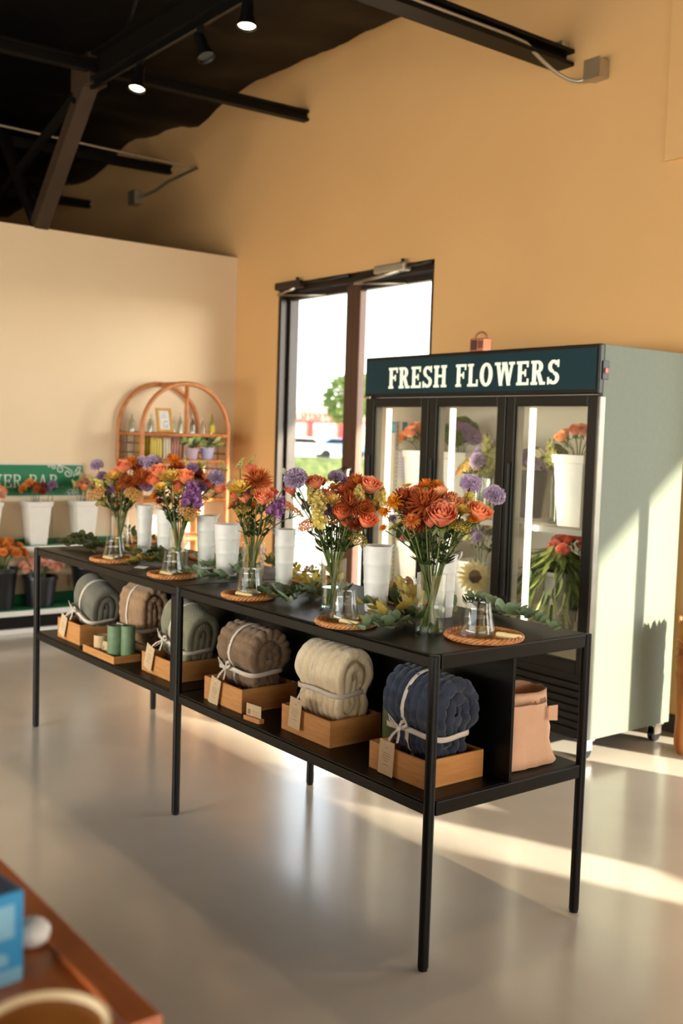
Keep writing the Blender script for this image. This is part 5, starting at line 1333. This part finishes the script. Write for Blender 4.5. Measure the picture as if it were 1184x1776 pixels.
# things on the top shelf
zs1 = 1.53+.0125
t = thing('picture_frame', 'mustard yellow picture frame leaning on the top rattan shelf', 'frame', (EX+.03, 2.02, zs1+.003), 0, rot=(0, -.22, .15))
o = MB(); w, h, k = .075, .20, .022
for q in ((-w, w, 0, k), (-w, w, h-k, h), (-w, -w+k, k, h-k), (w-k, w, k, h-k)): o.box(0, .016, q[0], q[1], q[2], q[3])
o.build('frame', m_yellow, t, bevel=.002)
o = MB(); o.box(.004, .008, -w+k, w-k, k, h-k); pr_ = o.build('print', mat('pale_print', (232,232,226), .5), t)
o = MB(); q = random.Random(3)
for i in range(16): y, z = q.uniform(-.04, .03), q.uniform(.035, .09); o.box(.008, .0085, y, y+q.uniform(.006, .016), z, z+q.uniform(.004, .010))
for i in range(3): o.box(.008, .0085, -.035+.01*i, .03-.008*i, .12+.016*i, .125+.016*i)
o.build('faint_drawing', mat('grey_blue_ink', (160,172,186), .7), pr_)
def bottle(label, x, y, z, r, h, m, grp=None, lab=None):
    t = thing('glass_bottle', label, 'bottle', (x, y, z), 0, grp)
    o = MB(); o.lathe([(0,0),(r,0),(r,h*.5),(r*.85,h*.6),(r*.35,h*.75),(r*.33,h*.97),(r*.42,h*.975),(r*.42,h),(r*.28,h)], 18); o.build('glass_body', m, t, smooth=True, sharp=50)
    if lab:
        o = MB(); o.lathe([(r*1.02, h*.06), (r*1.02, h*.42)], 18); o.build('label', lab, t, smooth=True)
m_bg = glass('green_tint_glass', (.75,.88,.6), 1.5, 0, 1.6)
m_grn = glass('smoke_tint_glass', (.80,.84,.82), 1.5, 0, 2.2)
for i, (y, dx, r, h) in enumerate(((1.80, -.13, .026, .15), (1.885, .02, .022, .12), (1.925, -.04, .022, .16), (2.12, -.02, .018, .15), (2.155, .04, .016, .14), (2.20, -.05, .022, .17), (2.27, .03, .026, .14), (2.32, -.06, .024, .16), (2.365, .03, .024, .13))):
    bottle('clear glass bottle on the top rattan shelf, %s from the left' % ('first', 'second', 'third', 'fourth', 'fifth', 'sixth', 'seventh', 'eighth', 'last')[i], EX+dx, y, zs1, r, h, m_grn, 'clear bottles on the top rattan shelf')
bottle('green bottle with a yellow label on the top rattan shelf', EX+.05, 2.445, zs1, .022, .165, m_bg, None, mat('yellow_label', (226,206,60), .5))
# taper candles and plants on the shelf below
zs2 = 1.315+.0125
m_oy, m_ly, m_cr, m_pk = [mat('taper_%d' % i, c, .5, var=.03, trans=.15) for i, c in enumerate(((176,150,40), (232,216,110), (240,232,214), (232,178,166)))]
def tapers(n, x, y0, y1, m, look, h):
    for i in range(n):
        y = y0+(y1-y0)*i/max(1, n-1)
        for dx in (0, .022):
            t = thing('taper_candle', '%s%s taper candle, %s row on the rattan shelf' % (ranks(n)[i], look, 'back' if dx else 'front'), 'candle', (x-dx, y, zs2), 0, '%s tapers on the rattan shelf' % look)
            o = MB(); o.tube([(0,0,0),(0,0,h*.9),(0,0,h)], [.0105,.0095,.003], 8); o.build('wax', m, t, smooth=True)
tapers(5, EX-.04, 1.825, 1.925, m_oy, 'olive yellow', .185)
tapers(4, EX+.04, 1.90, 1.972, m_ly, 'pale yellow', .175)
tapers(3, EX+.02, 2.015, 2.065, m_cr, 'cream white', .18)
tapers(4, EX+.0, 2.10, 2.18, m_pk, 'blush pink', .18)
m_pot = mat('lavender_glazed_pot', (170,166,196), .35, rgb2=(146,140,176), scale=6)
m_pot2 = mat('clay_lavender_pot', (186,150,140), .6, rgb2=(150,140,176), scale=5)
def potted(label, x, y, z, r, h, m, seed, n=70):
    t = thing('potted_plant', label, 'plant', (x, y, z)); q = random.Random(seed)
    o = MB(); o.lathe([(0,0),(r*.7,0),(r,h*.85),(r*1.06,h*.86),(r*1.06,h),(r*.95,h),(r*.9,h*.85),(0,h*.85)], 22); o.build('pot', m, t, smooth=True, sharp=40)
    o = MB()
    for i in range(9): a = i*2.4; o.tube(bez((0,0,h*.8), (.03*math.cos(a), .03*math.sin(a), h+.06), (r*1.3*math.cos(a), r*1.3*math.sin(a), h+.05*q.random()), 5), .002, 4)
    o.build('stems', m_stem, t)
    for i in range(n):
        a = q.uniform(0, 6.28); e = q.uniform(0, 1); rad = r*(.3+1.2*q.random())
        p = Vector((rad*math.cos(a), rad*math.sin(a), h+.02+.085*e*(1-rad/(r*2.2)))); d = Vector((math.cos(a), math.sin(a), q.uniform(-.5, .6)))
        link('leaf', [PALE, OVAL['e'], PALE][i % 3], t, mtx=Matrix.Translation(p) @ d.to_track_quat('X', 'Z').to_matrix().to_4x4() @ RX(q.uniform(-.6, .6)) @ Matrix.Scale(q.uniform(.05, .08), 4))
PALE = leaf_mesh('leaf', mat('pale_variegated_leaf', (204,218,156), .5, rgb2=(164,188,116), scale=3, trans=.3), 1, .3, 'point', .15, .35)
potted('variegated plant in a clay and lavender pot, left on the rattan shelf', EX+.09, 2.235, zs2, .055, .095, m_pot2, 1)
potted('bushy plant in a pale lavender pot, right on the rattan shelf', EX+.08, 2.385, zs2, .06, .10, m_pot, 2)
# low shelf: things partly seen through the bouquets
potted('leafy green plant low on the rattan shelf behind the bouquets', EX+.06, 1.95, 1.0125, .05, .07, m_white, 3)
for i, y in enumerate((2.13, 2.24, 2.34)):
    bottle('clear glass jar on the third rattan shelf, %s from left' % ('first', 'second', 'third')[i], EX+.06, y, 1.0125, .04, .11, m_grn, 'jars on the third rattan shelf')
# round wooden stool by the door
sx_ = on_y(428, 952, 2.25)
t = thing('rattan_stool', 'round red-brown rattan stool behind the table near the door', 'stool', (sx_.x, 2.25, 0))
hs_ = max(.55, min(.9, sx_.z)); o = MB(); o.lathe([(0, hs_-.03), (.13, hs_-.03), (.15, hs_-.015), (.15, hs_), (0, hs_+.004)], 28); o.build('seat', mat('red_brown_cane', (136,74,40), .6, rgb2=(108,56,30), scale=40), t, smooth=True, sharp=40)
for k in range(4):
    a = k*PI/2+.5; o = MB(); o.tube([(.12*math.cos(a), .12*math.sin(a), hs_-.03), (.15*math.cos(a), .15*math.sin(a), 0)], .012, 8); o.build('leg', m_rattan, t, smooth=True)
    o = MB(); b = a+PI/2; o.tube([(.122*math.cos(a), .122*math.sin(a), hs_-.08), (.14*math.cos(b), .14*math.sin(b), hs_-.28)], .008, 6); o.build('cross_brace', m_rattan, t, smooth=True)

# ------------------------------------------------------------------ inside the fridge
def fr_vase(label, x, y, z, r, h): return cyl_vase(label, x, y, r, h, z, .6)
ZS = 1.126; ZL = .561
square_vase('white square vase of peach roses on the right fridge shelf', -1.375, 2.28, ZS, .15, .20, .375, 'white vases inside the fridge')
bunch(['rp', 'rp', 'ro'], -1.375, 2.26, ZS, .375, 10, .13, .15, .040, 'in the white vase on the right fridge shelf', 'peach roses in the right fridge door', 51, 0)
fr_vase('clear glass vase of green stems on the right fridge shelf', -1.562, 2.33, ZS, .042, .25)
bunch(['gr', 'wh', 'sn'], -1.565, 2.33, ZS, .25, 8, .075, .17, 0.039, 'in the clear fridge vase beside the roses', 'green stems in the clear fridge vase', 52, 3, (-.04, 0))
black_b = thing('black_bucket', 'dark grey bucket behind the right fridge door LED tube', 'bucket', (-1.90, 2.50, ZS))
o = MB(); o.lathe([(0,0),(.06,0),(.085,.26),(.088,.27),(.08,.27),(0,.25)], 24); o.build('body', mat('dark_grey_bucket', (62,66,72), .5), black_b, smooth=True, sharp=40)
bunch(['lv', 'sl'], -1.90, 2.50, ZS, .26, 7, .08, .10, 0.052, 'in the dark fridge bucket behind the LED tube', 'lavender in the dark fridge bucket', 53)
square_vase('white square vase on the left fridge shelf', -2.655, 2.34, ZS, .14, .185, .36, 'white vases inside the fridge')
bunch(['do', 'my', 'rp', 'ro'], -2.64, 2.31, ZS, .36, 13, .13, .16, 0.052, 'in the white vase behind the left fridge door', 'orange blooms behind the left fridge door', 54, 2)
square_vase('wide white square vase behind the middle fridge door', -2.37, 2.42, ZS, .15, .21, .36, 'white vases inside the fridge')
bunch(['gr', 'gr', 'lv'], -2.37, 2.38, ZS, .36, 11, .10, .16, 0.058, 'in the white vase behind the middle fridge door', 'green blooms behind the middle fridge door', 55, 2)
fr_vase('clear vase of yellow yarrow behind the middle fridge door', -2.10, 2.28, ZS, .05, .22)
bunch(['yy', 'ya', 'yy'], -2.10, 2.26, ZS, .22, 8, .08, .10, 0.065, 'in the clear vase behind the middle fridge door', 'yarrow behind the middle fridge door', 56, 1)
fr_vase('clear vase of lavender behind the middle fridge door', -1.985, 2.25, ZS, .045, .22)
bunch(['sl', 'sl', 'sn'], -1.99, 2.25, ZS, .22, 8, .08, .19, 0.052, 'in the right clear vase behind the middle fridge door', 'lavender behind the middle fridge door', 57, 1)
# lower shelf
gb = thing('grey_bucket', 'grey bucket holding drooping green leaves in the fridge', 'bucket', (-1.50, 2.32, ZL))
o = MB(); o.lathe([(0,0),(.075,0),(.10,.28),(.106,.285),(.106,.31),(.098,.31),(.08,.05),(0,.05)], 28); o.build('body', mat('mid_grey_bucket', (128,126,118), .5), gb, smooth=True, sharp=40)
wil = thing('willow_leaf_bunch', 'drooping mass of narrow green leaves on the lower right fridge shelf', 'foliage', (-1.50, 2.28, ZL+.31))
q = random.Random(8); o = MB()
for i in range(60):
    a = q.uniform(0, 6.28); o.tube(bez((0, .03, 0), (.10*math.cos(a), .10*math.sin(a)*.8, .14), (.21*math.cos(a), max(-.13, .20*math.sin(a)*.8), -.26*q.random()), 6), .0015, 4)
o.build('stems', m_stem, wil)
WL = [leaf_mesh('leaf', m, 1, .075, 'point', .2, .5) for m in (mat('willow_dark', (104,120,60), .5, rgb2=(76,92,42), scale=8, trans=.25, objvar=.3), mat('willow_pale', (176,184,112), .5, rgb2=(146,156,84), scale=8, trans=.3, objvar=.2))]
for i in range(290):
    a = q.uniform(0, 6.28); f = q.uniform(.1, 1); p = Vector((.22*f*math.cos(a), max(-.13, .18*f*math.sin(a)), .15*(1-f*f*1.2)-.30*q.random()*f))
    d = Vector((math.cos(a)*.45, max(-.35, math.sin(a)*.5-.2), -.2-1.0*f)); 
    link('leaf', WL[0 if q.random() < .65 else 1], wil, mtx=Matrix.Translation(p) @ d.to_track_quat('X', 'Z').to_matrix().to_4x4() @ RX(q.uniform(-1, 1)) @ Matrix.Scale(q.uniform(.09, .17), 4))
bunch(['rd', 'rd', 'rr'], -1.47, 2.40, ZL, .32, 12, .17, .20, .042, 'above the drooping leaves on the lower fridge shelf', 'red blooms on the lower right fridge shelf', 58, 1)
square_vase('white square vase with a cream sunflower on the lower fridge shelf', -2.12, 2.31, ZL, .17, .23, .30, 'white vases inside the fridge')
flower('su', 'pale cream sunflower facing out behind the middle fridge door', (-1.955, 2.13, ZL+.235), (.45, -1, .05), .085, (-2.10, 2.28, ZL+.04), (-2.05, 2.22, ZL+.31), .003, 2)
bunch(['rd', 'pk', 'lv', 'sn'], -2.13, 2.34, ZL, .30, 12, .15, .24, 0.036, 'in the sunflower vase on the lower fridge shelf', 'small blooms behind the sunflower', 59, 3)
square_vase('wide white square vase on the lower left fridge shelf', -2.60, 2.34, ZL, .20, .26, .36, 'white vases inside the fridge')
bunch(['pk', 'rd', 'gr'], -2.55, 2.32, ZL, .36, 9, .12, .13, 0.039, 'in the wide vase on the lower left fridge shelf', 'pink blooms on the lower left fridge shelf', 60, 3)
sprig('silver eucalyptus standing behind the right fridge door', (-1.575, 2.14, ZL+.003), (-1.56, 2.11, ZL+.42), 14, 'e', 'round', .06, 77, 0, .02)
